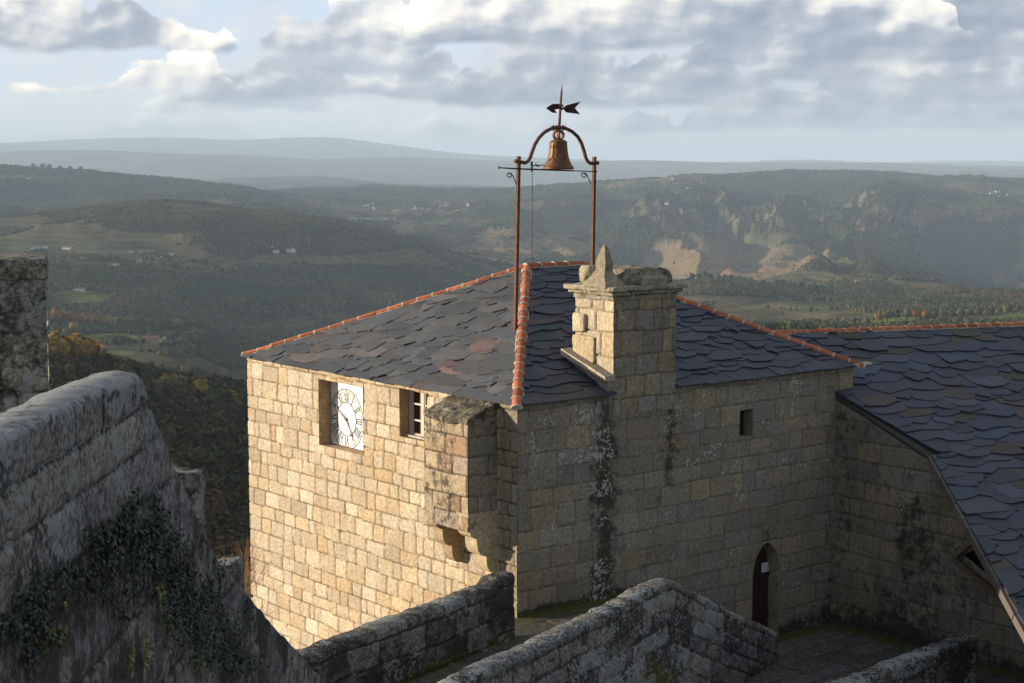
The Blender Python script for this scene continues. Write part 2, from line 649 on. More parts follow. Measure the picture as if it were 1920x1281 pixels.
def block_cols(bid, d, pal, seed, joint=(0.13, 0.10, 0.065), jw=0.016, spread=0.22):
    r1 = _h(bid, bid * 0 + 3, bid * 0, seed)
    r2 = _h(bid, bid * 0 + 7, bid * 0, seed + 1)
    idx = np.clip((r1 * len(pal)).astype(int), 0, len(pal) - 1)
    c = pal[idx] * (1 - spread / 2 + spread * r2)[:, None]
    k = smooth(d, jw * 0.3, jw)[:, None]
    return c * k + np.array(joint) * (1 - k)


def grid_faces(nu, nv, keep=None):
    i, j = np.meshgrid(np.arange(nu - 1), np.arange(nv - 1), indexing='ij')
    a = i * nv + j
    f = np.stack([a, a + nv, a + nv + 1, a + 1], -1).reshape(-1, 4)
    if keep is not None:
        k = keep.reshape(nu - 1, nv - 1).ravel()
        f = f[k]
    return f


def snap(arr, vals):
    arr = arr.copy()
    for v in vals:
        if arr[0] < v < arr[-1]:
            arr[np.argmin(np.abs(arr - v))] = v
    return arr


def wall_sheet(name, O, U, V, N, us, vs, crs, pal, mat, parent, hole=None, relief=0.022, lich=None, grime=None, moss=None,
               joint=(0.13, 0.10, 0.065), jw=0.022, warp=None, seed=1, tintf=None, spread=0.22):
    """masonry facing: a dense relief of individual blocks on the plane O + uU + vV, relief along N"""
    O, U, V, N = (np.array(a, float) for a in (O, U, V, N))
    nu, nv = len(us), len(vs)
    uu, vv = np.meshgrid(us, vs, indexing='ij')
    if warp is not None:
        uu, vv = warp(uu, vv)
    u = uu.ravel()
    v = vv.ravel()
    d, bid = crs.look(u, v)
    off = _h(bid, bid * 0 + 11, bid * 0, seed) * 0.014
    h = relief * smooth(d, 0.0, 0.034) - relief + off + (fbm(u * 9, v * 9, 3, seed + 3) - .5) * 0.016
    if hole is not None:
        e = hole(u, v)              # >0 inside the opening, used to flatten relief near it
    P = O + u[:, None] * U + v[:, None] * V + h[:, None] * N
    cols = block_cols(bid, d, pal, seed, joint, jw, spread)
    if tintf is not None:
        cols = tintf(u, v, cols, bid)
    aux = np.zeros((len(u), 3))
    for i, fn in enumerate((lich, grime, moss)):
        if fn is not None:
            aux[:, i] = fn(u, v, bid) if callable(fn) else fn
    keep = None
    if hole is not None:
        uc = 0.25 * (uu[:-1, :-1] + uu[1:, :-1] + uu[:-1, 1:] + uu[1:, 1:])
        vc = 0.25 * (vv[:-1, :-1] + vv[1:, :-1] + vv[:-1, 1:] + vv[1:, 1:])
        keep = ~(hole(uc.ravel(), vc.ravel()) > 0).reshape(uc.shape)
    f = grid_faces(nu, nv, keep)
    if np.dot(np.cross(U, V), N) < 0:
        f = f[:, ::-1]
    return build(name, P, f, mat, parent, cols, aux, smooth_=True)

# ------------------------------------------------------------------ ground of the castle
W, D, ZE = 10.63, 11.1, 6.10
GZ = -0.25
WALKZ = 1.60


def g1(x, c, s):
    return np.exp(-((x - c) / s) ** 2)


def paving(name, poly_test, x0, x1, y0, y1, z, cell, seed, moss_fn, parent=None):
    us = np.arange(x0, x1 + cell, cell)
    vs = np.arange(y0, y1 + cell, cell)
    crs = Courses(seed, x0, x1, y0, y1, ch=(0.55, 0.95), bw=(0.6, 1.3))
    o = wall_sheet(name, (0, 0, z), (1, 0, 0), (0, 1, 0), (0, 0, 1), us, vs, crs,
                   PAL_GREY * 0.62, M_NEAR, parent, relief=0.02, moss=moss_fn, grime=0.25, lich=0.10,
                   hole=poly_test, joint=(0.05, 0.05, 0.03), jw=0.03, seed=seed)
    return o


o = paving('courtyard', lambda u, v: np.where((v > -2.0) & (u < 3.4), 1.0, -1.0), 3.0, 9.97, -9.0, 0.0, GZ, 0.05, 71,
           lambda u, v, b: 0.25 + 0.6 * g1(v, 0, 0.35) + 0.5 * g1(u, 9.95, 0.35))
tag(o, kind='structure')


_b0, _b1 = at_z(822, 1290, 2.80), at_z(1262, 1087, 2.80)
WKS = (_b1[1] - _b0[1]) / (_b1[0] - _b0[0])
WKY0 = _b0[1] - WKS * _b0[0] + .1


def walk_hole(u, v):
    lo = WKY0 + WKS * u          # inner side of the outer parapet
    return np.where((v < lo) | (u > 3.3), 1.0, -1.0)


o = paving('walkway', walk_hole, -9.5, 3.4, -7.6, 0.0, WALKZ, 0.05, 73, lambda u, v, b: 0.35 + 0.75 * g1(v, 0, 0.3) * (u > -0.2))
tag(o, kind='structure')
# steps leading down from the wall walk into the courtyard
st = MB()
nst = 9
for i in range(nst):
    z1 = WALKZ - (i + 1) * (WALKZ - GZ) / (nst + 1)
    x0 = 3.3 + i * 0.30
    st.box((x0, WKY0 + WKS * x0 + .12, GZ - 0.5), (x0 + 0.304, 0.0 - 0.02, z1), 0, tuple(PAL_GREY[i % 5] * 0.7))
o = st.build('stone_steps', M_NEAR, None, cols=True, aux=(0.2, 0.3, 0.3))
tag(o, 'worn stone steps from the wall walk down to the small paved courtyard', 'steps')

# ------------------------------------------------------------------ the clock building
BLD = empty('clock_house', (0, 0, 0), 'square granite house with a white clock, slate hip roof and arched door', 'building')


def rect_hole(rects):
    def fn(u, v):
        r = np.full(u.shape, -1.0)
        for a, b, c, d in rects:
            r = np.where((u > a) & (u < b) & (v > c) & (v < d), 1.0, r)
        return r
    return fn


CLK = (5.72, 7.64, 4.25, 5.86)
WIN = (3.15, 4.22, 4.90, 6.00)
us = snap(np.arange(0, D + 0.001, 0.03), [CLK[0], CLK[1], WIN[0], WIN[1]])
vs = snap(np.linspace(-6.0, ZE + 0.02, 404), [CLK[2], CLK[3], WIN[2], WIN[3]])
crsW = Courses(5, 0, D, -6, 7, ch=(0.30, 0.44), bw=(0.38, 0.78))


def tintW(u, v, c, bid):
    r = _h(bid, bid * 0 + 23, bid * 0, 4)
    c = np.where((r > 0.93)[:, None], c * np.array([0.96, 0.87, 0.76]), c)
    c = np.where((r < 0.10)[:, None], c * np.array([0.88, 0.87, 0.86]), c)
    # strip beside the closet: the closet's shade is painted into the stone colour
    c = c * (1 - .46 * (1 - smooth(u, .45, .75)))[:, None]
    # wall foot is paler
    return c * (1 + 0.08 * smooth(-v, -2, 2))[:, None]


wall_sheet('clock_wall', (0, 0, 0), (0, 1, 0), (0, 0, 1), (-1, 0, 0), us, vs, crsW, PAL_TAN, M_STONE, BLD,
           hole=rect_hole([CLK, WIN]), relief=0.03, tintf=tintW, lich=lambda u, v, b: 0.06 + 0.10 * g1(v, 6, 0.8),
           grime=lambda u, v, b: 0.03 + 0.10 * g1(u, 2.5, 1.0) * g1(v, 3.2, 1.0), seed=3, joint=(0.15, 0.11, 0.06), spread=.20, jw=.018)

SLIT = (6.61, 7.05, 4.73, 5.36)
DX0, DX1, DZS, DZT = 7.13, 8.08, 1.30, 2.06


def front_hole(u, v):
    r = rect_hole([SLIT])(u, v)
    w = (DX1 - DX0) / 2
    c = (DX0 + DX1) / 2
    t = np.clip(np.abs(u - c) / w, 0, 1)
    top = DZS + (DZT - DZS) * np.sqrt(np.clip(1 - t ** 2, 0, 1)) * (1 - 0.06 * t) + 0.04 * (1 - t)
    return np.where((np.abs(u - c) < w) & (v < top), 1.0, r)


us = snap(np.arange(0, W + 0.001, 0.03), [SLIT[0], SLIT[1], DX0, DX1])
vs = snap(np.linspace(-0.4, ZE + 0.02, 218), [SLIT[2], SLIT[3]])
crsF = Courses(11, 0, W, -0.5, 7, ch=(0.36, 0.50), bw=(0.45, 1.0))
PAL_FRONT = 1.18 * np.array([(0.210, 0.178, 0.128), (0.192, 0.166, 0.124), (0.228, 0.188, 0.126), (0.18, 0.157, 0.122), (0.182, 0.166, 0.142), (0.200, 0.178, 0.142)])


def lichF(u, v, b):
    r = _h(b, b * 0 + 5, b * 0, 9)
    a = 0.22 + 0.26 * g1(u, 2.42, 0.40) * smooth(-v, -5.9, -4.4) + 0.26 * (r > 0.78) + 0.24 * g1(u, 4.45, 0.40) * (r > 0.3) + .14 * g1(u, 1.0, 1.2) * smooth(v, 3, 5)
    a = a + 0.35 * g1(v, 1.75, 0.3) * g1(u, 2.0, 1.2) + 0.15 * g1(u, 5.6, 0.9) * (r > .5)
    return a + 0.12 * smooth(v, 4.2, 5.8)


def grimeF(u, v, b):
    r = _h(b, b * 0 + 6, b * 0, 9)
    n = fbm(u * 1.3, v * 0.35, 3, 77)
    n = n * .6 + .4 * fbm(u * 3, v * 2.5, 3, 78)
    return 0.06 + 0.50 * g1(u + (n - .5) * .9, 2.46, 0.34) * smooth(v, 1.4, 2.2) * (1 - 0.3 * smooth(v, 5.2, 6.0)) + 0.34 * g1(u + (n - .5) * .8, 4.4, 0.30) * smooth(v, 2.8, 4.5) \
        + 0.14 * smooth(n, .45, .65) + 0.6 * g1(v, 1.6, 0.18) * (u < 3.4) + 0.5 * g1(v, -0.2, 0.35) + 0.22 * g1(u, 9.9, .4)


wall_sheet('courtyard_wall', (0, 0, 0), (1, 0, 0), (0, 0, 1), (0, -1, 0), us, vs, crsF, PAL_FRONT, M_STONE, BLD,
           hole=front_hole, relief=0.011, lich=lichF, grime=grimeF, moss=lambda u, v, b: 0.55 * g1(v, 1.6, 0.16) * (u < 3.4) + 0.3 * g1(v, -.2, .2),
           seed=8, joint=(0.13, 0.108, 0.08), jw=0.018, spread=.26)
# the two hidden walls and the reveals
m = MB()
c0 = (0.36, 0.29, 0.19)
m.box((W - 0.3, 0.04, -6), (W, D, ZE - .02), 0, c0)
m.box((0.06, D - 0.3, -6), (W - .32, D, ZE - .02), 0, c0)
m.build('rear_wall', M_STONE, BLD, cols=True, aux=(0.1, 0.1, 0))


def reveal(name, x0, x1, ylo, yhi, zlo, zhi, parent, colr, axis):
    """four-sided lining of an opening; axis 'x' -> opening in the plane X=const"""
    m = MB()
    if axis == 'x':
        q = lambda a, y, z: (a, y, z)
    else:
        q = lambda a, y, z: (y, a, z)
    e = 0.012
    P = [(ylo - e, zlo - e), (yhi + e, zlo - e), (yhi + e, zhi + e), (ylo - e, zhi + e)]
    for k in range(4):
        a, b = P[k], P[(k + 1) % 4]
        n = 5
        for i in range(n):
            t0, t1 = i / n, (i + 1) / n
            aa = (a[0] + (b[0] - a[0]) * t0, a[1] + (b[1] - a[1]) * t0)
            bb = (a[0] + (b[0] - a[0]) * t1, a[1] + (b[1] - a[1]) * t1)
            f = 0.86 + 0.28 * random.Random(k * 7 + i).random()
            m.add([q(x0, *aa), q(x0, *bb), q(x1, *bb), q(x1, *aa)], [(0, 1, 2, 3)], 0, tuple(v * f for v in colr))
    return m.build(name, M_STONE, parent, cols=True, aux=(0.05, 0.05, 0))


reveal('clock_recess', -0.012, 0.42, *CLK, BLD, (0.38, 0.27, 0.16), 'x')
reveal('window_recess', -0.012, 0.42, *WIN, BLD, (0.34, 0.24, 0.14), 'x')
reveal('slit_recess', -0.012, 0.30, *SLIT, BLD, (0.26, 0.23, 0.18), 'y')
m = MB()
m.box((SLIT[0] - .02, 0.30, SLIT[2] - .02), (SLIT[1] + .02, 0.34, SLIT[3] + .02))
m.build('slit_window', M_DARK, BLD)

# clock ------------------------------------------------------------
ckx = 0.34
m = MB()
m.box((ckx, CLK[0] + 0.005, CLK[2] + 0.005), (ckx + 0.04, CLK[1] - 0.005, CLK[3] - 0.005))
clock = m.build('clock', M_WHITE, BLD)
CY, CZ, CR = 6.955, 4.925, 0.735


def clk(a, r, h=0.0):
    """clock angle in degrees clockwise from twelve, seen from outside (+Y is to the left)"""
    t = math.radians(a)
    return (ckx - 0.004 - h, CY - r * math.sin(t), CZ + r * math.cos(t))


m = MB()


def ring(r0, r1, h):
    n = 96
    vs_ = []
    for k in range(n):
        a = 360.0 * k / n
        vs_ += [clk(a, r0, h), clk(a, r1, h)]
    fs_ = [(2 * k, 2 * k + 1, (2 * k + 3) % (2 * n), (2 * k + 2) % (2 * n)) for k in range(n)]
    m.add(vs_, fs_)


ring(CR - 0.020, CR, 0)
ring(CR - 0.087, CR - 0.075, 0)
ring(0.398, 0.422, 0)
for k in range(60):
    a = 6 * k
    w = 0.9 if k % 5 == 0 else 0.35
    m.add([clk(a - w, CR - 0.075), clk(a + w, CR - 0.075), clk(a + w, CR - 0.02), clk(a - w, CR - 0.02)][::1], [(0, 1, 2, 3)])


def bar(a, p, q, w):
    """stroke in the numeral's local frame: x to the right, y outward"""
    t = math.radians(a)

    def P(x, y):
        r = 0.532 + y
        yy = x * math.cos(t) + r * math.sin(t)
        zz = -x * math.sin(t) + r * math.cos(t)
        return (ckx - 0.0045, CY - yy, CZ + zz)
    d = np.array(q) - np.array(p)
    d = d / np.linalg.norm(d)
    n = np.array([-d[1], d[0]]) * w / 2
    m.add([P(*(np.array(p) - n)), P(*(np.array(q) - n)), P(*(np.array(q) + n)), P(*(np.array(p) + n))], [(0, 1, 2, 3)])


NUM = {1: 'I', 2: 'II', 3: 'III', 4: 'IIII', 5: 'V', 6: 'VI', 7: 'VII', 8: 'VIII', 9: 'IX', 10: 'X', 11: 'XI', 12: 'XII'}
for k, s in NUM.items():
    wid = {'I': 0.052, 'V': 0.105, 'X': 0.105}
    tot = sum(wid[c] for c in s)
    x = -tot / 2
    for c in s:
        cx = x + wid[c] / 2
        H = 0.095
        if c == 'I':
            bar(30 * k, (cx, -H), (cx, H), 0.027)
            bar(30 * k, (cx - .022, -H), (cx + .022, -H), 0.012)
            bar(30 * k, (cx - .022, H), (cx + .022, H), 0.012)
        elif c == 'V':
            bar(30 * k, (cx - 0.038, H), (cx, -H), 0.027)
            bar(30 * k, (cx + 0.038, H), (cx, -H), 0.014)
        else:
            bar(30 * k, (cx - 0.038, H), (cx + 0.038, -H), 0.027)
            bar(30 * k, (cx + 0.038, H), (cx - 0.038, -H), 0.014)
        x += wid[c]
m.build('numeral_ring', M_BLACK, clock)


def hand(name, ang, L, w, h, tail):
    m = MB()
    t = math.radians(ang)

    def P(x, y, hh):
        yy = x * math.cos(t) + y * math.sin(t)
        zz = -x * math.sin(t) + y * math.cos(t)
        return (ckx - hh, CY - yy, CZ + zz)

    def strip(pts):
        n = len(pts)
        vs_ = [P(x, y, h) for x, y in pts] + [P(x, y, h + 0.010) for x, y in pts]
        fs_ = [tuple(range(n)), tuple(range(n, 2 * n))[::-1]] + [(k, (k + 1) % n, n + (k + 1) % n, n + k) for k in range(n)]
        m.add(vs_, fs_)
    strip([(-w * 1.1, -tail), (w * 1.1, -tail), (w * 0.55, L * 0.66), (-w * 0.55, L * 0.66)])
    # pierced ring near the tip
    rc = L * 0.66 + 0.045
    for k in range(14):
        a0, a1 = 2 * math.pi * k / 14, 2 * math.pi * (k + 1) / 14
        strip([(0.030 * math.sin(a0), rc + 0.030 * math.cos(a0)), (0.048 * math.sin(a0), rc + 0.048 * math.cos(a0)),
               (0.048 * math.sin(a1), rc + 0.048 * math.cos(a1)), (0.030 * math.sin(a1), rc + 0.030 * math.cos(a1))])
    strip([(-w * 0.9, rc + 0.045), (w * 0.9, rc + 0.045), (0, L)])
    strip([(-0.05, rc + 0.07), (0, rc + 0.045), (0.05, rc + 0.07), (0, rc + 0.085)])
    o = m.build(name, M_GREYP, clock)
    fix_normals(o)
    return o


hand('minute_hand', 300, 0.66, 0.018, 0.030, 0.03)
hand('hour_hand', 146, 0.50, 0.020, 0.016, 0.03)
m = MB()
m.tube([(ckx - 0.002, CY, CZ), (ckx - 0.05, CY, CZ)], 0.035, 16)
m.build('hub', M_GREYP, clock)

# window -----------------------------------------------------------
wx = 0.27
win = MB()
win.box((wx + .05, WIN[0] + .01, WIN[2] + .01), (wx + .07, WIN[1] - .01, WIN[3] - .01), 0)
win = win.build('window', M_GLASS, BLD)
m = MB()
wc = (0.46, 0.40, 0.33)
y0, y1, z0, z1 = WIN[0] + .004, WIN[1] - .004, WIN[2] + .004, WIN[3] - .004
m.box((wx - .02, y0, z0), (wx + .045, y0 + .07, z1), 0, wc)
m.box((wx - .02, y1 - .07, z0), (wx + .045, y1, z1), 0, wc)
m.box((wx - .02, y0 + .072, z0), (wx + .045, y1 - .072, z0 + .07), 0, wc)
m.box((wx - .02, y0 + .072, z1 - .07), (wx + .045, y1 - .072, z1), 0, wc)
yc = 3.66
m.box((wx - .045, yc - .05, z0 + .072), (wx + .043, yc + .05, z1 - .072), 0, (0.56, 0.50, 0.42))
for yy0, yy1 in ((y0 + .072, yc - .052), (yc + .052, y1 - .072)):
    m.box((wx - .03, yy0, z0 + .072), (wx + .04, yy0 + .04, z1 - .072), 0, wc)
    m.box((wx - .03, yy1 - .04, z0 + .072), (wx + .04, yy1, z1 - .072), 0, wc)
    for zz in (0.34, 0.68):
        zc = z0 + (z1 - z0) * zz
        m.box((wx - .025, yy0 + .042, zc - .018), (wx + .035, yy1 - .042, zc + .018), 0, (0.60, 0.56, 0.50))
m.build('window_frame', M_WOOD, win, cols=True)
m = MB()
m.box((wx - .14, y0, z0 - .004), (wx - .022, y1, z0 + .03), 0, (0.50, 0.46, 0.40))
m.build('sill', M_STONE, win, cols=True, aux=(0.1, 0, 0))
m = MB()
m.box((wx - .16, 3.30, 5.50), (wx - .05, 3.42, 5.53), 0)
m.box((wx - .05, 3.34, 5.49), (wx - .03, 3.38, 5.54), 0)
m.build('stay_bracket', M_WHITE, win)

# door -------------------------------------------------------------
dy = 0.36
m = MB()
m.box((DX0 - .05, dy, GZ), (DX1 + .05, dy + .06, DZT + .1), 0, (0.038, 0.017, 0.012))
for i in range(1, 6):
    x = DX0 + (DX1 - DX0) * i / 6
    m.box((x - .008, dy - .004, GZ + .02), (x + .008, dy - .001, DZT), 0, (0.02, 0.01, 0.008))
for z in (0.15, 1.15):
    m.box((DX0, dy - .03, z), (DX1, dy - .005, z + .12), 0, (0.03, 0.013, 0.014))
door = m.build('door', M_WOOD, BLD, cols=True)
m = MB()
m.tube([(DX0 + .12, dy - .02, 0.85), (DX0 + .12, dy - .09, 0.85), (DX0 + .20, dy - .09, 0.83)], 0.014, 6)
m.build('handle', M_RUSTD, door)
m = MB()
c, w = (DX0 + DX1) / 2, (DX1 - DX0) / 2
pr = [(DX0 + .0, GZ - .05), (DX0 + .0, DZS)]
for k in range(1, 16):
    t = -1 + 2 * k / 16
    pr.append((c + w * t, DZS + (DZT - DZS) * math.sqrt(1 - t * t) * (1 - .06 * abs(t)) + .04 * (1 - abs(t))))
pr += [(DX1, DZS), (DX1, GZ - .05)]
for k in range(len(pr) - 1):
    a, b = pr[k], pr[k + 1]
    f = 0.9 + 0.2 * random.Random(k).random()
    m.add([(a[0], -.008, a[1]), (b[0], -.008, b[1]), (b[0], dy + .01, b[1]), (a[0], dy + .01, a[1])], [(0, 1, 2, 3)], 0, tuple(v * f for v in (0.30, 0.25, 0.18)))
m.build('door_reveal', M_STONE, BLD, cols=True, aux=(0.1, 0.2, 0.1))


def rough(m_, lo, hi, seed, rad=0.04, amp=0.02, n=7, col=(0.4, 0.33, 0.22), fn=None):
    """block of weathered stone: rounded, slightly lumpy box added to an MB"""
    lo = np.array(lo, float)
    hi = np.array(hi, float)
    c_ = (lo + hi) / 2
    hs = (hi - lo) / 2
    vs_, fs_ = [], []
    for ax in range(3):
        for sgn in (-1, 1):
            b_ = len(vs_)
            for i in range(n + 1):
                for j in range(n + 1):
                    q = np.zeros(3)
                    q[ax] = sgn
                    q[(ax + 1) % 3] = -1 + 2 * i / n
                    q[(ax + 2) % 3] = -1 + 2 * j / n
                    p = q * hs
                    inner = np.clip(p, -(hs - rad), hs - rad)
                    d_ = p - inner
                    L_ = np.linalg.norm(d_)
                    if L_ > 1e-9:
                        p = inner + d_ / L_ * min(L_, rad)
                    w_ = p + c_
                    if fn is not None:
                        w_ = fn(w_, q)
                    nz = np.array([float(fbm(np.array([w_[(k + 1) % 3] * 5 + 3 * k]), np.array([w_[(k + 2) % 3] * 5 + w_[k] * 4]), 3, seed + k)[0]) - .5 for k in range(3)])
                    vs_.append(w_ + nz * 2 * amp)
            for i in range(n):
                for j in range(n):
                    a = b_ + i * (n + 1) + j
                    f = (a, a + n + 1, a + n + 2, a + 1)
                    fs_.append(f if sgn > 0 else f[::-1])
    m_.add(vs_, fs_, 0, col)


m = MB()
rough(m, (7.42, -0.05, 2.20), (7.78, 0.05, 2.62), 3, 0.02, 0.012, 6, (0.22, 0.19, 0.14))
m.tube([(7.50, -.06, 2.55), (7.56, -.07, 2.40), (7.60, -.07, 2.25)], 0.022, 6, 0, (0.24, 0.2, 0.15))
m.tube([(7.70, -.06, 2.55), (7.64, -.07, 2.40), (7.60, -.07, 2.25)], 0.022, 6, 0, (0.24, 0.2, 0.15))
m.tube([(7.52, -.06, 2.5), (7.60, -.08, 2.53), (7.68, -.06, 2.5)], 0.02, 6, 0, (0.24, 0.2, 0.15))
m.build('carved_keystone', M_STONE, BLD, cols=True, aux=(0.1, 0.2, 0), smooth_=True)

# notice on the door
pa, pb, pc, pd_ = [on_plane(a, b, (0, dy - .008, 0), (0, 1, 0)) for a, b in ((1428, 1075), (1448, 1073), (1448, 1052), (1429, 1054))]
x0, x1, z0, z1 = pa[0], pb[0], pa[2], pc[2]
nt = empty('paper_notice', (x0, dy - .012, z0), 'white paper notice pinned to the dark door under the stone arch', 'notice')
m = MB()
m.box((x0, dy - .012, z0), (x1, dy - .009, z1))
m.build('sheet', M_PAPER, nt)
m = MB()
for i in range(7):
    zz = z1 - (z1 - z0) * (0.16 + 0.11 * i)
    m.box((x0 + .04, dy - .0135, zz), (x1 - .04 - (.08 if i % 3 == 2 else 0), dy - .0125, zz + 0.008))
m.build('printed_lines', M_INK, nt)

# corbelled closet beside the window --------------------------------
box = empty('x', (0, 0, 0), None, None)
bpy.data.objects.remove(box)
BX, BY0, BY1, BZ0 = -0.78, 0.66, 2.19, 3.42
crsB = Courses(41, 0, 3, 3, 7, ch=(0.36, 0.44), bw=(0.35, 0.95))
PAL_BOX = np.array([(0.36, 0.27, 0.175), (0.30, 0.24, 0.18), (0.38, 0.30, 0.20), (0.30, 0.20, 0.13)])
BTOP = 5.74
bx = wall_sheet('corbelled_closet', (BX, BY0, 0), (0, 1, 0), (0, 0, 1), (-1, 0, 0), np.linspace(0, BY1 - BY0, 60), np.linspace(BZ0, BTOP, 90),
                crsB, PAL_BOX, M_STONE, BLD, relief=0.03, lich=lambda u, v, b: 0.30 + 0.12 * (u > .35), grime=lambda u, v, b: 0.30 * smooth(u, .25, .6) + .06,
                seed=4, jw=.026, joint=(0.07, 0.05, 0.035))


def side_top(xx):
    return BTOP + (ZE - 0.02 - BTOP) * np.clip((xx - BX) / (-BX), 0, 1)


def side_warp(uu, vv):
    top = side_top(uu + BX)
    t = (vv - BZ0) / (BTOP - BZ0)
    return uu, BZ0 + t * (top - BZ0)


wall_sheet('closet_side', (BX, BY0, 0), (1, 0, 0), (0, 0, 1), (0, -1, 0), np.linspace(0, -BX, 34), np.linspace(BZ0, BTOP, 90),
           crsB, PAL_FRONT, M_STONE, bx, relief=0.02, lich=0.15, grime=lambda u, v, b: .12 + .2 * smooth(v, 5, 5.7), warp=side_warp, seed=5)  # side turned from the sun: shade put into its darker palette
wall_sheet('closet_side', (BX, BY1, 0), (1, 0, 0), (0, 0, 1), (0, 1, 0), np.linspace(0, -BX, 20), np.linspace(BZ0, BTOP, 50),
           crsB, PAL_BOX, M_STONE, bx, relief=0.02, lich=0.2, grime=.2, warp=side_warp, seed=6)
m = MB()


def slopefn(w_, q):
    w_ = w_.copy()
    w_[2] += (ZE - 0.06 - BTOP) * (w_[0] - BX) / (-BX)
    return w_


rough(m, (BX - .06, BY0 - .05, BTOP - .07), (0.02, 1.42, BTOP + .07), 5, .04, .055, 16, (0.20, 0.17, 0.12), slopefn)
rough(m, (BX - .05, 1.41, BTOP - .07), (0.02, BY1 + .04, BTOP + .05), 6, .04, .055, 16, (0.22, 0.18, 0.12), slopefn)
m.build('closet_roof_slab', M_STONE, bx, cols=True, aux=(0.48, 0.46, 0.30), smooth_=True)
m = MB()
m.box((BX + .03, BY0 + .03, BZ0 - .02), (0, BY1 - .03, BZ0 + .05), 0, (0.2, 0.16, 0.1))
m.build('closet_floor', M_STONE, bx, cols=True, aux=(0, 0.2, 0))
cps = [(0.0, 3.80), (-.785, 3.80), (-.785, 3.60), (-.77, 3.45), (-.72, 3.34), (-.63, 3.27), (-.56, 3.25),
       (-.555, 3.12), (-.53, 3.00), (-.47, 2.91), (-.38, 2.86), (-.31, 2.85), (-.305, 2.72), (-.28, 2.60), (-.22, 2.51), (-.13, 2.46), (0, 2.45)]
for ya, yb, cc in ((BY0 - .012, BY0 + 0.40, (0.42, 0.33, 0.21)), (BY1 - 0.33, BY1 + .012, (0.34, 0.25, 0.16))):
    m = MB()
    n_ = len(cps)
    a_ = [(x, ya, z) for x, z in cps]
    b_ = [(x, yb, z) for x, z in cps]
    m.add(a_, [tuple(range(n_))], 0, cc)
    m.add(b_, [tuple(range(n_))[::-1]], 0, cc)
    for k in range(1, n_ - 1):
        m.add([a_[k], b_[k], b_[k + 1], a_[k + 1]], [(0, 1, 2, 3)], 0, cc)
    o = m.build('corbel', M_STONE, bx, cols=True, aux=(0.16, 0.12, 0))
    fix_normals(o)

# chimney ------------------------------------------------------------
CX0, CX1, CY1 = 2.64, 4.50, 1.22
crsC = Courses(51, 0, 5, 5.5, 9, ch=(0.42, 0.56), bw=(0.45, 0.75))
CT = 8.12
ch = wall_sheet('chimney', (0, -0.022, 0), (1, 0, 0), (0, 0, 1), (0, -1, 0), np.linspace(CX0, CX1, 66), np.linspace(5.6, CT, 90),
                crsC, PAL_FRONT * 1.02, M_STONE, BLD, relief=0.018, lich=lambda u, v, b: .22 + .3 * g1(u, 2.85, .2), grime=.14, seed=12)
wall_sheet('stack_side', (CX0, 0, 0), (0, 1, 0), (0, 0, 1), (-1, 0, 0), np.linspace(-.022, CY1, 44), np.linspace(6.0, CT, 74),
           crsC, PAL_TAN * 0.98, M_STONE, ch, relief=0.045, lich=lambda u, v, b: .16 + .2 * smooth(u, .8, 1.2), grime=.05, seed=13)
m = MB()
m.box((CX0 + .03, .0, 6.0), (CX1, CY1, CT), 0, (0.33, 0.28, 0.2))
m.build('stack_core', M_STONE, ch, cols=True, aux=(0.2, 0.15, 0))
m = MB()
# rough corner stones standing proud of the lit side
for args in (((CX0 - .10, .86, 7.36), (CX0 + .12, 1.26, 7.78), 31, .05, .02, 7, (0.46, 0.39, 0.28)),
             ((CX0 - .07, .55, 6.72), (CX0 + .1, 1.27, 7.30), 33, .04, .02, 7, (0.43, 0.34, 0.22)),
             ((CX1 - .06, .02, 6.55), (CX1 + .10, .3, 6.78), 35, .05, .03, 7, (0.25, 0.22, 0.17))):
    m = MB()
    rough(m, *args)
    m.build('corner_stone', M_STONE, ch, cols=True, aux=(0.22, 0.08, 0), smooth_=True)
m = MB()
# sloping weather course against the slates
pw = [(CX0 - .26, 1.42, 6.98), (CX0 - .26, -.04, 6.50), (CX0 - .26, -.04, 6.40), (CX0 - .26, 1.42, 6.84)]
m.prism(pw, (0.30, 0, 0), 0, (0.42, 0.36, 0.26))
pw = [(CX0 - .17, 1.40, 6.85), (CX0 - .17, -.035, 6.42), (CX0 - .17, -.035, 6.05), (CX0 - .17, 1.40, 6.62)]
m.prism(pw, (0.20, 0, 0), 0, (0.25, 0.21, 0.16))
o = m.build('weather_course', M_STONE, ch, cols=True, aux=(0.3, 0.15, 0.1))
fix_normals(o)
m = MB()
for k, (ov, za, zb) in enumerate(((0.05, CT - .02, CT + .10), (0.13, CT + .09, CT + .19), (0.20, CT + .18, CT + .30))):
    xs = [CX0 - ov, 3.05, 3.62, 4.1, CX1 + ov]
    for i in range(4):
        rough(m, (xs[i] + .004, -ov, za), (xs[i + 1] - .004, CY1 + ov, zb), 60 + k * 5 + i, .035, .026, 10, tuple(np.array((0.30, 0.26, 0.19)) * (0.9 + .07 * ((i * 3 + k) % 4))))
m.build('cornice', M_STONE, ch, cols=True, aux=(0.40, 0.26, 0.10), smooth_=True)
m = MB()
T0 = CT + .28


def domefn(w_, q):
    w_ = w_.copy()
    k = (w_[2] - T0) / 0.42
    c_ = np.array([3.72, .62])
    w_[:2] = c_ + (w_[:2] - c_) * (1 - 0.30 * max(0, k) ** 2)
    return w_


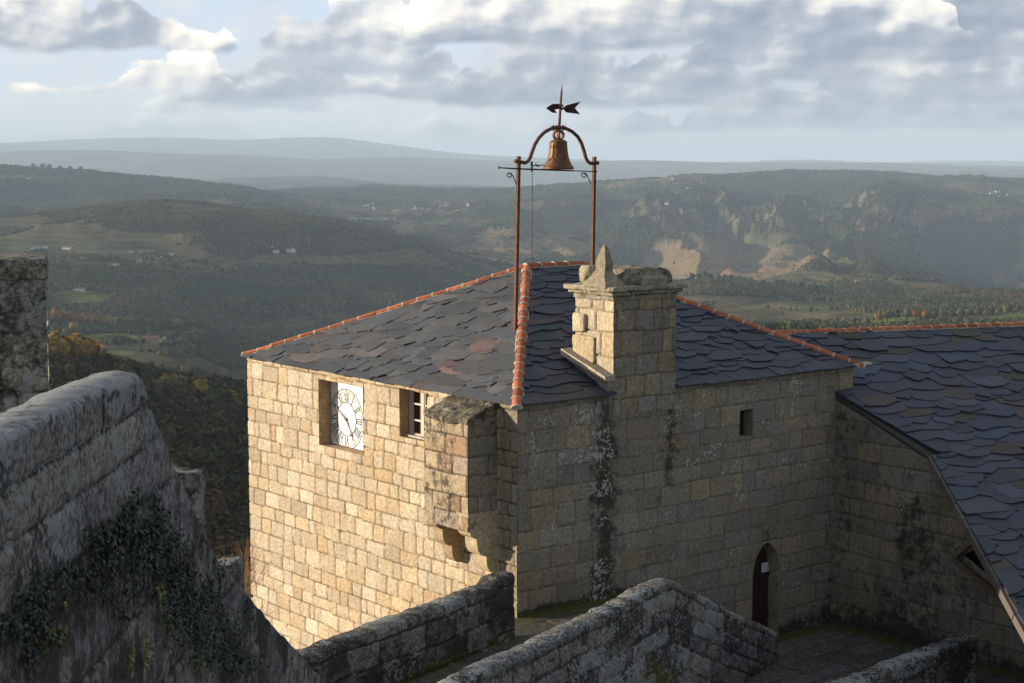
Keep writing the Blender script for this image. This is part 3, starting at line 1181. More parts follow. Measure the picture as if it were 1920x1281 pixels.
rough(m, (2.98, .02, T0), (4.50, 1.2, T0 + .36), 81, .10, .06, 14, (0.26, 0.22, 0.16), domefn)
rough(m, (3.35, -.12, T0 - .02), (4.15, .18, T0 + .2), 82, .06, .03, 9, (0.30, 0.27, 0.21))
rough(m, (2.70, .85, T0 - .02), (3.02, 1.25, T0 + .42), 83, .12, .03, 9, (0.34, 0.29, 0.2))
m.build('cap_stone', M_STONE, ch, cols=True, aux=(0.30, 0.32, 0.12), smooth_=True)
m = MB()
fx, fy = 2.70, .36


def finfn(w_, q):
    k = np.clip((w_[2] - T0) / 1.0, 0, 1)
    pr = np.interp(k, [0, .06, .15, .26, .36, .44, .60, .95], [1.0, .98, .74, .52, .36, .40, .34, .03])
    w_ = w_.copy()
    w_[0] = fx + (w_[0] - fx) * pr
    w_[1] = fy + (w_[1] - fy) * pr
    return w_


rough(m, (fx - .30, fy - .38, T0 - .02), (fx + .30, fy + .38, T0 + .90), 91, .02, .022, 18, (0.27, 0.23, 0.165), finfn)
m.build('finial', M_STONE, ch, cols=True, aux=(0.25, 0.16, 0.04), smooth_=True)


# ------------------------------------------------------------------ slate roofs
def clip_poly(poly, line):
    """keep the side where a*x+b*y+c>=0"""
    a, b, c_ = line
    out = []
    n = len(poly)
    for i in range(n):
        p, q = poly[i], poly[(i + 1) % n]
        dp = a * p[0] + b * p[1] + c_
        dq = a * q[0] + b * q[1] + c_
        if dp >= 0:
            out.append(p)
        if (dp > 0 > dq) or (dp < 0 < dq):
            t = dp / (dp - dq)
            out.append((p[0] + t * (q[0] - p[0]), p[1] + t * (q[1] - p[1])))
    return out


def lines_of(poly):
    """half-planes of a convex polygon (any winding)"""
    cx_ = sum(p[0] for p in poly) / len(poly)
    cy_ = sum(p[1] for p in poly) / len(poly)
    L_ = []
    for i in range(len(poly)):
        (x0_, y0_), (x1_, y1_) = poly[i], poly[(i + 1) % len(poly)]
        a, b = -(y1_ - y0_), (x1_ - x0_)
        n = math.hypot(a, b)
        if n < 1e-9:
            continue
        a, b = a / n, b / n
        c_ = -(a * x0_ + b * y0_)
        if a * cx_ + b * cy_ + c_ < 0:
            a, b, c_ = -a, -b, -c_
        L_.append((a, b, c_))
    return L_


def slates(name, O, U, V, N, polys, expo, wr, seed, pal, parent, special=None, tint=None, rag=0.10):
    O, U, V, N = (np.array(a, float) for a in (O, U, V, N))
    r = random.Random(seed)
    m = MB()
    allp = [p for q in polys for p in q]
    u0 = min(p[0] for p in allp)
    u1 = max(p[0] for p in allp)
    v0 = min(p[1] for p in allp)
    v1 = max(p[1] for p in allp)
    Ls = [lines_of(q) for q in polys]
    v = v0
    row = 0
    while v < v1:
        e = expo * r.uniform(0.82, 1.2)
        u = u0 - r.uniform(0, wr[1])
        k = 0
        while u < u1:
            w = r.uniform(*wr)
            if r.random() < 0.22:
                w *= 0.55
            j = 0.0 if row == 0 else r.choice((-1, 1)) * r.uniform(.05, 1) * e * 0.42
            ov = 0.06
            top = v + e * 2.3
            if row == 0:
                pl = [(u - .004, top), (u - .004, v + r.uniform(-.01, .01)), (u + w * .5, v + r.uniform(-.02, .01)), (u + w + .004, v + r.uniform(-.01, .01)), (u + w + .004, top)]
            else:
                vb = v + j
                tilt = r.uniform(-.9, .9) * rag * .6
                sh = r.random()
                if sh < .35:        # squared off, one corner lost
                    kx = r.uniform(.12, .35)
                    kn = [(0, r.uniform(.2, 1.0)), (kx, 0), (r.uniform(.5, .7), r.uniform(-.25, .2)), (1, r.uniform(-.1, .25))]
                    if r.random() < .5:
                        kn = [(1 - t_, y_) for t_, y_ in kn][::-1]
                elif sh < .7:       # broad blunt point
                    kx = r.uniform(.3, .7)
                    kn = [(0, r.uniform(.5, 1.2)), (kx * .5, r.uniform(.1, .5)), (kx, r.uniform(-.35, -.05)), ((1 + kx) / 2, r.uniform(.0, .4)), (1, r.uniform(.5, 1.2))]
                else:               # both corners chipped
                    kn = [(0, r.uniform(.3, 1.3)), (r.uniform(.10, .24), r.uniform(0, .25)), (r.uniform(.42, .58), r.uniform(-.2, .1)), (r.uniform(.76, .9), r.uniform(0, .25)), (1, r.uniform(.3, 1.3))]
                pl = [(u - ov, top), (u - ov, vb + max(0, kn[0][1]) * rag + .03)]
                for t, y_ in kn:
                    pl.append((u + w * (t * .97 + .015), vb + y_ * rag + tilt * (t - .5) * 2 + r.uniform(-.010, .010)))
                pl += [(u + w + ov, vb + max(0, kn[-1][1]) * rag + .03), (u + w + ov, top)]
            lift = 0.040 + r.uniform(0, .022) + 0.008 * (k % 2)
            th = r.uniform(.014, .030)
            skew = r.uniform(-.008, .008)
            c_ = np.array(pal[int(r.random() * len(pal))]) * r.uniform(.75, 1.25)
            cxm, cym = u + w / 2, v + e / 2
            if tint is not None:
                c_ = tint(cxm, cym, c_, r)
            for Lq in Ls:
                q = pl
                ex = special(cxm, cym) if special else []
                for ln in Lq + ex:
                    q = clip_poly(q, ln)
                    if len(q) < 3:
                        break
                if len(q) < 3:
                    continue
                # height falls towards the top of each slate so the rows overlap
                tv, bv = [], []
                for (pu, pv) in q:
                    h = lift * (1 - (pv - v) / (e * 2.3) * 0.98) + skew * (pu - cxm) / w * 2
                    P = O + U * pu + V * pv
                    tv.append(P + N * (h + th))
                    bv.append(P + N * (h - .004))
                n = len(q)
                m.add(tv + bv, [tuple(range(n))] + [(i, n + i, n + (i + 1) % n, (i + 1) % n) for i in range(n)], 0, tuple(c_))
            u += w
            k += 1
        v += e
        row += 1
    o = m.build(name, M_SLATE, parent, cols=True)
    fix_normals_flat(o, N)
    return o


def fix_normals_flat(o, N):
    """slate tops face outwards"""
    me = o.data
    nn = np.zeros(len(me.polygons) * 3, np.float32)
    me.polygons.foreach_get('normal', nn)
    nn = nn.reshape(-1, 3)
    flip = [i for i in range(len(nn)) if np.dot(nn[i], N) < -0.5]
    if len(flip) > len(nn) * 0.02:
        me.flip_normals()


RX0, RX1, RY, RZ = 4.71, 6.50, 5.45, 8.46
ov = 0.13


def slope_frame(p0, p1, apex):
    p0, p1, apex = (np.array(a, float) for a in (p0, p1, apex))
    U = (p1 - p0) / np.linalg.norm(p1 - p0)
    V = (apex - p0) - U * np.dot(apex - p0, U)
    V = V / np.linalg.norm(V)
    N = np.cross(U, V)
    if N[2] < 0:
        N = -N
    return p0, U, V, N


def to2(fr, p):
    d_ = np.array(p, float) - fr[0]
    return (float(np.dot(d_, fr[1])), float(np.dot(d_, fr[2])))


zov = ZE - ov * 0.45
roofpts = dict(a=(-ov, -ov, zov), b=(W + ov, -ov, zov), c=(W + ov, D + ov, zov), d=(-ov, D + ov, zov), e=(RX0, RY, RZ), f=(RX1, RY, RZ))
# boarded deck under the slates
m = MB()
INS = ov + .02
q = {k: np.array(v) - np.array([0, 0, .02]) for k, v in roofpts.items()}
for k, (ax_, ay_) in dict(a=(1, 1), b=(-1, 1), c=(-1, -1), d=(1, -1)).items():
    q[k] = q[k] + np.array([ax_ * INS, ay_ * INS, INS * .46])
vsr = [q[k] for k in 'abcdef'] + [q[k] - np.array([0, 0, .05]) for k in 'abcd']
m.add(vsr, [(0, 1, 5, 4), (1, 2, 5), (2, 3, 4, 5), (3, 0, 4), (0, 6, 7, 1), (1, 7, 8, 2), (2, 8, 9, 3), (3, 9, 6, 0), (6, 9, 8, 7)], 0, (0.035, 0.035, 0.04))
roof = m.build('roof', M_WOOD, BLD, cols=True)
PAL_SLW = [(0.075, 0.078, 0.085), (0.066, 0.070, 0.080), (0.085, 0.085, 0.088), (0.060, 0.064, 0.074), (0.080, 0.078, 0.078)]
PAL_SLD = [(0.030, 0.038, 0.060), (0.026, 0.033, 0.054), (0.034, 0.042, 0.064), (0.024, 0.030, 0.048), (0.040, 0.042, 0.052)]  # sunlit slopes get the paler set; shade and sky sheen painted into this one
frW = slope_frame(roofpts['a'], roofpts['d'], roofpts['e'])
frF = slope_frame(roofpts['a'], roofpts['b'], roofpts['e'])
frE = slope_frame(roofpts['b'], roofpts['c'], roofpts['f'])
frB = slope_frame(roofpts['d'], roofpts['c'], roofpts['e'])
post2 = to2(frW, (2.24, 2.85, 7.27))


def tintWs(u, v, c_, r):
    # iron stain washed down from the bell frame's foot
    dv = post2[1] - v
    du = abs((u - post2[0]) - 0.0 - 0.18 * max(dv, 0))
    if dv > -0.1 and du < 0.18 + 0.10 * dv and r.random() < 0.75:
        return c_ * .75 + np.array((0.12, 0.046, 0.026)) * r.uniform(.2, 1.0)
    if r.random() < 0.05:
        return c_ * .85 + np.array((0.035, 0.02, 0.012))
    if r.random() < .03:
        return c_ + np.array((.010, .010, .004))
    return c_


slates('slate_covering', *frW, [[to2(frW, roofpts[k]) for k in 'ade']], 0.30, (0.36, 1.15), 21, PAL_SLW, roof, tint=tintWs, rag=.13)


def tintF(u, v, c_, r):
    if r.random() < 0.30 and abs(u - 2.6) < 1.6 and v > .9:
        return c_ * .6 + np.array((0.045, 0.026, 0.02)) * r.uniform(.5, 1.2)
    if r.random() < .05:
        return c_ + np.array((.02, .012, .006))
    return c_


def specF(u, v):
    x = u - ov
    if v < (CY1 + .18) / math.cos(math.atan2(RZ - zov, RY + ov)):
        if x < (CX0 + CX1) / 2:
            return [(-1, 0, CX0 - .01 + ov)]
        return [(1, 0, -(CX1 + .01 + ov))]
    return []


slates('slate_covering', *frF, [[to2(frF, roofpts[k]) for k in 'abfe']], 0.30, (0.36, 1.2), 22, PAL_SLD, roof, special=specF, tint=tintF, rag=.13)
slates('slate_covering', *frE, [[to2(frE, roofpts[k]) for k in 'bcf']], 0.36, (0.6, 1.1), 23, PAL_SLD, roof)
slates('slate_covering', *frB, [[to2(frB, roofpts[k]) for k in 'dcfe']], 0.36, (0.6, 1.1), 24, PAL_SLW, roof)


def ridge_tiles(name, p0, p1, parent, seed, r0=0.105, step=0.40, lift=0.045, mort=True):
    r = random.Random(seed)
    p0 = np.array(p0, float)
    p1 = np.array(p1, float)
    L = np.linalg.norm(p1 - p0)
    d = (p1 - p0) / L
    s = np.cross(d, (0, 0, 1.0))
    s /= np.linalg.norm(s)
    n = np.cross(s, d)
    m = MB()
    k = int(round(L / step))
    step = L / k
    for i in range(k):
        a = p0 + d * (i * step - .05) + n * (lift + r.uniform(-.008, .012)) + s * r.uniform(-.012, .012)
        b = p0 + d * ((i + 1) * step + 0.0) + n * (lift + .012 + r.uniform(-.008, .008)) + s * r.uniform(-.012, .012)
        ra = r0 * r.uniform(1.06, 1.16)       # wide mouth downhill
        rb = r0 * r.uniform(.84, .9)
        th = .016
        vs_ = []
        N_ = 12
        for (c_, rr) in ((a, ra), (b, rb), (b, rb - th), (a, ra - th)):
            for q_ in range(N_ + 1):
                t = math.pi * q_ / N_
                vs_.append(c_ + s * (rr * 1.0 * math.cos(t)) + n * (rr * 0.92 * math.sin(t) - .02))
        fs_ = []
        for rg in range(4):
            for q_ in range(N_):
                x0_ = rg * (N_ + 1) + q_
                x1_ = ((rg + 1) % 4) * (N_ + 1) + q_
                fs_.append((x0_, x0_ + 1, x1_ + 1, x1_))
        base = np.array((0.46, 0.150, 0.070)) * r.uniform(.65, 1.15)
        if r.random() < .2:
            base = np.array((0.34, 0.10, 0.05)) * r.uniform(.8, 1.1)
        m.add(vs_, fs_, 0, tuple(base))
        if mort:
            # mortar packed under the mouth of each tile
            vs_ = []
            c2 = a + d * .01
            rr = ra - th - .002
            rr = ra + .004
            c2 = a + d * r.uniform(-.035, -.02)
            pts = [c2 + s * (rr * r.uniform(.97, 1.03) * math.cos(math.pi * q_ / 8)) + n * (rr * .92 * math.sin(math.pi * q_ / 8) - .02) for q_ in range(9)]
            ext = d * r.uniform(.03, .06)
            m.prism(pts, ext, 1, (0.5, 0.45, 0.36))
    # bedding mortar along both edges
    for sg in (-1, 1):
        pts = []
        kk = k * 3
        for i in range(kk + 1):
            c_ = p0 + d * (L * i / kk) + s * sg * (r0 * .98 + r.uniform(-.012, .02)) + n * (lift - .03 + r.uniform(-.006, .006))
            pts.append(c_)
        m.tube(pts, .020, 5, 1, (0.5, 0.45, 0.36))
    o = m.build(name, [M_TILE, M_MORTAR], parent, cols=True, smooth_=False)
    fix_normals(o)
    return o


rp = {k: np.array(v) for k, v in roofpts.items()}
ridge_tiles('ridge_tiles', rp['a'], rp['e'], roof, 1)
ridge_tiles('ridge_tiles', rp['d'] + (rp['e'] - rp['d']) * .022, rp['e'], roof, 2, r0=.095)
ridge_tiles('ridge_tiles', rp['b'], rp['f'], roof, 3)
ridge_tiles('ridge_tiles', rp['c'], rp['f'], roof, 4)
ridge_tiles('ridge_tiles', rp['e'], rp['f'], roof, 5)
m = MB()
rough(m, (W - .1, -.16, ZE - .02), (W + .55, .06, ZE + .06), 19, .03, .02, 8, (0.40, 0.38, 0.33))
m.build('corner_slab', M_STONE, roof, cols=True, aux=(0.4, 0.1, 0), smooth_=True)

# ------------------------------------------------------------------ bell frame, bell, vane
YB = 2.85


def pb(px, py, dy_=0.0):
    return on_plane(px, py, (0, YB + dy_, 0), (0, 1, 0))


BF = empty('iron_bell_gantry', (2.24, YB, 7.27), 'rusty iron bell frame with two posts and a round arch standing on the slate roof', 'gantry')
m = MB()
m.tube([(2.24, YB, 7.20), pb(972.5, 293)], 0.052, 4)
m.build('post', M_RUST, BF)
m = MB()
t_ = pb(1114.5, 294)
m.tube([(t_[0] - .06, YB, 7.2), t_], 0.050, 4)
m.build('post', M_RUST, BF)
m = MB()
arch = [(965, 302), (978, 304.5), (985, 305.5), (990, 302.5), (994, 296), (998, 284), (1003, 271), (1011, 258), (1021, 248), (1033, 241.5), (1047, 239),
        (1061, 241), (1073, 247), (1083, 256), (1090, 268), (1095, 283), (1098, 295), (1102, 303), (1107, 306.5), (1114, 306), (1122, 305.5)]
m.tube([pb(*p) for p in arch], 0.042, 8)
for x in (1038, 1043.5, 1050, 1055.5):
    m.tube([pb(x, 246), pb(x, 234)], 0.016, 6)
m.tube([pb(1034, 237.5), pb(1060, 237.5)], 0.022, 4)
m.build('arch', M_RUST, BF, smooth_=False)
m = MB()
m.tube([pb(935, 314.5, -.07), pb(966, 316.5, -.07)], [.012, .018], 6)
m.tube([pb(966, 316.5, -.07), pb(1075, 320.5, -.07)], [.018, .016], 6)
m.tube([pb(1075, 320.5, -.07), pb(1120, 322, -.07)], 0.012, 6)
m.tube([pb(935, 311, -.07), pb(935, 318, -.07)], 0.012, 6)
m.build('crossbar', M_RUSTD, BF)
for x0, mi_ in ((951, 0), (1090.5, 0)):
    m = MB()
    pts = []
    for k in range(14):
        a = -2.0 + k * 0.52
        rr = 2.0 + 4.0 * min(1, k / 9)
        pts.append((x0 + 5.5 + rr * math.cos(a), 327 + rr * 1.05 * math.sin(a)))
    pts = pts[:12]
    pts += [(x0 + 11, 330), (x0 + 17.5, 346)]
    m.tube([pb(*p, -.03) for p in pts], 0.012, 6)
    m.build('scroll_bracket', M_RUSTD, BF)
# bell
bc = pb(1047, 290)
BL = empty('bell', (bc[0], YB, pb(1047, 318)[2]), 'old bronze bell with a raised cross hanging under the iron arch', 'bell')
prof = [(0.0, 0.82), (0.10, 0.815), (0.17, 0.79), (0.205, 0.75), (0.213, 0.70), (0.213, 0.64), (0.220, 0.56), (0.232, 0.46), (0.247, 0.37), (0.265, 0.29), (0.286, 0.215),
        (0.292, 0.20), (0.298, 0.185), (0.325, 0.13), (0.360, 0.075), (0.375, 0.055), (0.382, 0.03), (0.37, 0.0), (0.34, 0.0), (0.30, 0.10), (0.24, 0.25), (0.19, 0.6), (0.0, 0.74)]
hb = pb(1047, 261)[2] - pb(1047, 318)[2]
vs_, fs_ = [], []
n_ = 48
for r_, z_ in prof:
    for k in range(n_):
        a = 2 * math.pi * k / n_
        vs_.append((bc[0] + r_ * .95 * math.cos(a), YB + r_ * .95 * math.sin(a), pb(1047, 318)[2] + z_ * hb / 0.82))
for i in range(len(prof) - 1):
    for k in range(n_):
        fs_.append((i * n_ + k, i * n_ + (k + 1) % n_, (i + 1) * n_ + (k + 1) % n_, (i + 1) * n_ + k))
o = build('bell_body', vs_, fs_, M_BRONZE, BL, smooth_=True)
fix_normals(o)
zb0 = pb(1047, 318)[2]
for zz, rr in ((0.185, .286), (0.60, .209), (0.735, .204), (0.06, .352)):
    m = MB()
    pts = [(bc[0] + rr * math.cos(a), YB + rr * math.sin(a), zb0 + zz * hb / .82) for a in np.linspace(0, 2 * math.pi, 49)]
    m.tube(pts, .007, 5, cap=False)
    m.build('moulding', M_BRONZE, BL, smooth_=True)
m = MB()
ca = math.atan2(CAM[1] - YB, CAM[0] - bc[0]) - 0.62


def onbell(da, z_):
    rr = np.interp(z_, [0.2, 0.29, 0.46, .64, .75], [.292, .265, .232, .213, .205]) * .95 + .006
    return (bc[0] + rr * math.cos(ca + da), YB + rr * math.sin(ca + da), zb0 + z_ * hb / .82)


m.tube([onbell(0, z_) for z_ in np.linspace(.30, .70, 9)], .010, 5)
m.tube([onbell(a, .62) for a in (-.28, 0, .28)], .010, 5)
m.tube([onbell(a, z_) for a, z_ in ((-.35, .22), (-.15, .30), (0, .33))], .012, 5)
m.tube([onbell(a, z_) for a, z_ in ((.35, .22), (.15, .30), (0, .33))], .012, 5)
m.tube([onbell(a, z_) for a, z_ in ((-.3, .24), (0, .26), (.3, .24))], .010, 5)
m.build('raised_cross', M_BRONZE, BL)
m = MB()
zc = pb(1047, 261)[2]
for a in (0, 1.05, 2.1):
    for sg in (-1, 1):
        dx, dy2 = math.cos(a) * sg, math.sin(a) * sg
        m.tube([(bc[0] + dx * q_, YB + dy2 * q_, zc + z_) for q_, z_ in ((.05, -.02), (.12, .05), (.13, .12), (.07, .18), (.02, .20))], .026, 6)
m.tube([(bc[0], YB, zc - .02), (bc[0], YB, zc + .26)], .035, 8)
m.build('crown', M_BRONZE, BL, smooth_=True)
m = MB()
m.tube([(bc[0], YB, zb0 + .5), (bc[0], YB, zb0 + .04)], [.012, .02], 6)
m.build('clapper', M_RUSTD, BL)
# striking lever and pull chain
m = MB()
lp = pb(997, 312, -.07)
m.tube([pb(997, 303, -.07), pb(997, 322, -.07)], .026, 4)
m.tube([pb(997, 311, -.07), pb(1022, 309.5, -.05)], .011, 6)
m.tube([pb(1004, 309, -.07), pb(1010, 312, -.07)], .02, 6)
lv = m.build('striking_lever', M_RUSTD, BF)
CH = empty('pull_chain', pb(998, 322, -.07), 'thin dark pull chain hanging from the bell lever down to the slates', 'chain')
m = MB()
p0, p1 = pb(998, 322, -.07), None
z_ = p0[2]
k = 0
zend = 6.10 + 0.42 * (YB - .07) * 1.0 + 0.03
zend = 7.42
while z_ > p0[2] - 0.55:
    m.tube([(p0[0], p0[1], z_), (p0[0], p0[1], z_ - .03)], .011, 5)
    m.tube([(p0[0], p0[1], z_ - .03), (p0[0], p0[1], z_ - .05)], .004, 4)
    z_ -= .05
m.build('links', M_RUSTD, CH)
m = MB()
m.tube([(p0[0], p0[1], z_), (p0[0] + .01, p0[1], zend)], .0065, 5)
m.build('rope', M_RUSTD, CH)
# vane
VN = empty('weather_vane', pb(1049, 236), 'dark rusty arrow weather vane with a forked tail on top of the bell arch', 'weather vane')
m = MB()
m.tube([pb(1048.5, 238), pb(1051, 196), pb(1053, 172), pb(1054, 158)], [.034, .028, .022, .002], 8)
m.build('spindle', M_RUST, VN)
m = MB()
pol = [(1024, 203), (1036, 195), (1047, 194.5), (1051, 197), (1049, 204), (1040, 206), (1045, 212), (1036, 211.5)]
m.prism([pb(*p, -.03) for p in pol], (0, 0.012, 0))
pol = [(1056, 204), (1062, 197.5), (1089, 190.5), (1078, 203), (1088, 214.5), (1062, 211)]
m.prism([pb(*p, -.03) for p in pol], (0, 0.012, 0))
m.tube([pb(1044, 202, -.03), pb(1060, 204, -.03)], .018, 6)
o = m.build('arrow', M_RUSTD, VN)
fix_normals(o)
m = MB()
m.tube([pb(1046, 200, -.05), pb(1055, 198, -.05), pb(1057, 203, -.05), pb(1050, 206, -.05)], .028, 6)
m.build('pivot', M_RUST, VN)
#@@PART3

# ------------------------------------------------------------------ parapets and castle walls
def parapet(name, P0, P1, zb, zt, thick, seed, label, cat, pal, cell=0.05, rows=70, r=0.10, level=False, aux_fn=None, wob=0.03,
            crs=None, relief=0.03, lump=0.05, group=None, backdrop=None, jw=.03, joint=(0.035, 0.033, 0.03), hn=.05):
    """stone parapet swept along P0->P1; front face on the line itself, thickness away from it (to the left of travel)"""
    P0 = np.array(P0[:2], float)
    P1 = np.array(P1[:2], float)
    L = np.linalg.norm(P1 - P0)
    d = (P1 - P0) / L
    n = np.array([d[1], -d[0]])        # outward normal of the front face (to the right of travel)
    nu = max(4, int(L / cell))
    us = np.linspace(0, L, nu)
    zts = zt(us)
    zts = zts + (fbm(us * .9, us * 0 + seed, 3, seed) - .5) * lump + (fbm(us * 4.5, us * 0 + seed, 2, seed + 3) - .5) * lump * .5
    prof = []
    nf = rows
    # rows described by (offset back from the face, weight between base and shoulder, extra above shoulder, normal)
    for i in range(nf):
        prof.append((0.0, i / (nf - 1), 0.0, 1, 0))
    for k in range(1, 7):
        a = math.pi / 2 * k / 6
        prof.append((r - r * math.cos(a), 1.0, r * math.sin(a), math.cos(a), math.sin(a)))
    ntop = max(3, int((thick - 2 * r) / cell))
    for k in range(1, ntop):
        prof.append((r + (thick - 2 * r) * k / ntop, 1.0, r + .015 * math.sin(math.pi * k / ntop), 0, 1))
    for k in range(0, 7):
        a = math.pi / 2 * k / 6
        prof.append((thick - r + r * math.sin(a), 1.0, r * math.cos(a), -math.sin(a), math.cos(a)))
    for i in range(1, 12):
        prof.append((thick, 1 - i / 11, 0.0, -1, 0))
    pr = np.array(prof)
    nv = len(pr)
    uu = np.repeat(us[:, None], nv, 1)
    zb_ = zb(us) if callable(zb) else np.full(nu, float(zb))
    sh = (zts - r)[:, None]
    z = zb_[:, None] + (sh - zb_[:, None]) * pr[None, :, 1] + pr[None, :, 2]
    off = np.repeat(pr[None, :, 0], nu, 0)
    onf = np.repeat((pr[:, 2] == 0)[None, :], nu, 0)
    vrel = z if level else z - zts[:, None]
    vq = np.where(onf, vrel, (zts[:, None] if level else 0) - 0.12 + 0 * z)
    if crs is None:
        crs = Courses(seed, 0, L, vq.min() - .3, vq.max() + .1, ch=(0.34, 0.48), bw=(0.5, 1.1))
    u1, v1 = uu.ravel(), vq.ravel()
    dd, bid = crs.look(u1, v1)
    back = off.ravel() > thick * 0.95
    h = relief * smooth(dd, 0, .05) - relief + (fbm(u1 * 6 + off.ravel() * 5, z.ravel() * 6, 4, seed + 5) - .5) * hn
    h = h + (_h(bid, bid * 0 + 1, bid * 0, seed) - .5) * .02
    nx = np.repeat(pr[None, :, 3], nu, 0).ravel()
    nz = np.repeat(pr[None, :, 4], nu, 0).ravel()
    wobv = (fbm(uu * .5, z * .5, 3, seed + 9).ravel() - .5) * wob * 2
    XY = P0[None, :] + d[None, :] * u1[:, None] - n[None, :] * off.ravel()[:, None] + n[None, :] * (h * nx + wobv)[:, None]
    Z = z.ravel() + h * nz
    P = np.column_stack([XY, Z])
    cols = block_cols(bid, dd, pal, seed, joint, jw, .3)
    aux = aux_fn(u1, z.ravel(), (z - zts[:, None]).ravel(), nz, bid) if aux_fn else np.tile([.3, .3, .1], (len(u1), 1))
    f = grid_faces(nu, nv)[:, ::-1]
    # end caps as fans
    caps = []
    verts = list(P)
    b0 = len(P)
    extra, ecol, eaux = [], [], []
    for e, idx in ((0, 0), (1, nu - 1)):
        ring_ = P[idx * nv:(idx + 1) * nv]
        shrink = ring_.mean(0)
        extra.append(shrink)
        ecol.append(cols[idx * nv:(idx + 1) * nv].mean(0))
        eaux.append(aux[idx * nv:(idx + 1) * nv].mean(0))
    P = np.vstack([P, extra])
    cols = np.vstack([cols, ecol])
    aux = np.vstack([aux, eaux])
    fl = [tuple(x) for x in f]
    for e, idx in ((0, 0), (1, nu - 1)):
        c_ = b0 + e
        for k in range(nv - 1):
            a, b = idx * nv + k, idx * nv + k + 1
            fl.append((a, b, c_) if e == 0 else (b, a, c_))
    o = build(name, P, fl, M_NEAR, None, cols, aux, smooth_=True)
    tag(o, label, cat, group)
    return o


def auxp(li, gr, mo, topli=.2):
    def fn(u, z, zr, nz, bid):
        r_ = _h(bid, bid * 0 + 4, bid * 0, 5)
        n_ = fbm(u * 1.2, z * 1.2, 3, 31)
        a = np.zeros((len(u), 3))
        a[:, 0] = .14 + li + .25 * (r_ > .7) + topli * nz + .2 * (n_ - .5)
        a[:, 1] = gr + .3 * smooth(n_, .45, .7) - .2 * (r_ > .8)
        a[:, 2] = mo(u, z, zr)
        return a
    return fn


PTOP = 2.80
a0, a1 = at_z(967, 1088, PTOP), at_z(567, 1232, PTOP)
dirp = (a0 - a1) / np.linalg.norm(a0 - a1)
pst = a1 - dirp * 4.0
parapet('parapet_wall', pst, a0, lambda u: WALKZ - .3 + 0 * u, lambda u: PTOP + .16 * smooth(u, u.max() - .75, u.max() - .45), 0.48, 101,
        'straight lichened parapet wall running up to the sunlit corner of the clock house', 'wall', PAL_GREY * 0.95,
        aux_fn=auxp(.22, .42, lambda u, z, zr: .55 * smooth(-z, -2.0, -1.7)), cell=.04, lump=.09, wob=.05)
# outer drop of that wall, down the rock
m = MB()
nn = np.array([dirp[1], -dirp[0], 0])
q0, q1 = pst - nn * .10, a0 - nn * .10
m.hexa([(q0[0], q0[1], -7), (q1[0], q1[1], -7), (q1[0] - nn[0] * .36, q1[1] - nn[1] * .36, -7), (q0[0] - nn[0] * .36, q0[1] - nn[1] * .36, -7),
        (q0[0], q0[1], WALKZ - .05), (q1[0], q1[1], WALKZ - .05), (q1[0] - nn[0] * .36, q1[1] - nn[1] * .36, WALKZ - .05), (q0[0] - nn[0] * .36, q0[1] - nn[1] * .36, WALKZ - .05)], 0, (0.3, 0.25, 0.18))
o = m.build('retaining_wall', M_STONE, None, cols=True, aux=(.2, .3, .1))
tag(o, 'lower retaining wall carrying the wall walk beside the sunlit clock wall', 'wall')

b0, bpk, b1 = at_z(822, 1290, PTOP), at_z(1262, 1087, PTOP), at_z(1457, 1187, 0.85)
dq = (bpk - b0)[:2]
dq /= np.linalg.norm(dq)
Lpk = np.linalg.norm((bpk - b0)[:2])
# the ramped end continues on the same line
nrm = np.array([dq[1], -dq[0], 0])
bend = on_plane(1457, 1187, bpk, nrm)
Lend = float(np.dot((bend - b0)[:2], dq))
ztE = float(bend[2])
s0 = b0[:2] - dq * 4.0
sE = b0[:2] + dq * Lend
xs_ = np.array([0, 4 + Lpk - 1.2, 4 + Lpk - .35, 4 + Lpk + .15, 4 + Lpk + .6, 4 + Lend])
zs_ = np.array([PTOP - .02, PTOP - .02, PTOP + .0, PTOP - .04, PTOP - .28, ztE])


def zt2(u):
    z = PTOP - .10 * smooth(4 + Lpk - u, .6, 2.2)
    return np.minimum(z, np.interp(u, xs_, zs_))


parapet('parapet_wall', s0, sE, lambda u: np.full_like(u, GZ - 2.5), zt2, 0.46, 103,
        'parapet wall in the foreground whose crest peaks and then ramps down to the courtyard', 'wall', PAL_GREY * 1.0,
        aux_fn=auxp(.40, .30, lambda u, z, zr: .62 * smooth(-z, -1.75, -.9) * g1(u, 4 + Lpk - 1.2, 2.0) + .2 * g1(u, 4 + Lpk - .9, .25)), rows=130, cell=.035, lump=.08, wob=.05, r=.09)
c0_, c1_ = at_z(1585, 1287, .85), at_z(1832, 1194, .85)
dc = (c1_ - c0_) / np.linalg.norm(c1_ - c0_)
parapet('parapet_wall', c0_ - dc * 2.5, c1_, GZ - 1.5, lambda u: .85 + 0 * u, 0.45, 105,
        'low dark parapet at the far corner of the courtyard pointing at the chapel wall', 'wall', PAL_GREY * .8,
        aux_fn=auxp(.32, .38, lambda u, z, zr: .1 + 0 * u), cell=.04, lump=.08)

# big wall on the left, seen along its length
W0 = 2.5
eL = F + RT * 0.013
eL = eL / np.linalg.norm(eL)
nL = np.array([eL[1], -eL[0], 0.0])
BL0 = CAM - RT * W0


def onL(px, py, out=0.0):
    return on_plane(px, py, BL0 + nL * out, nL)


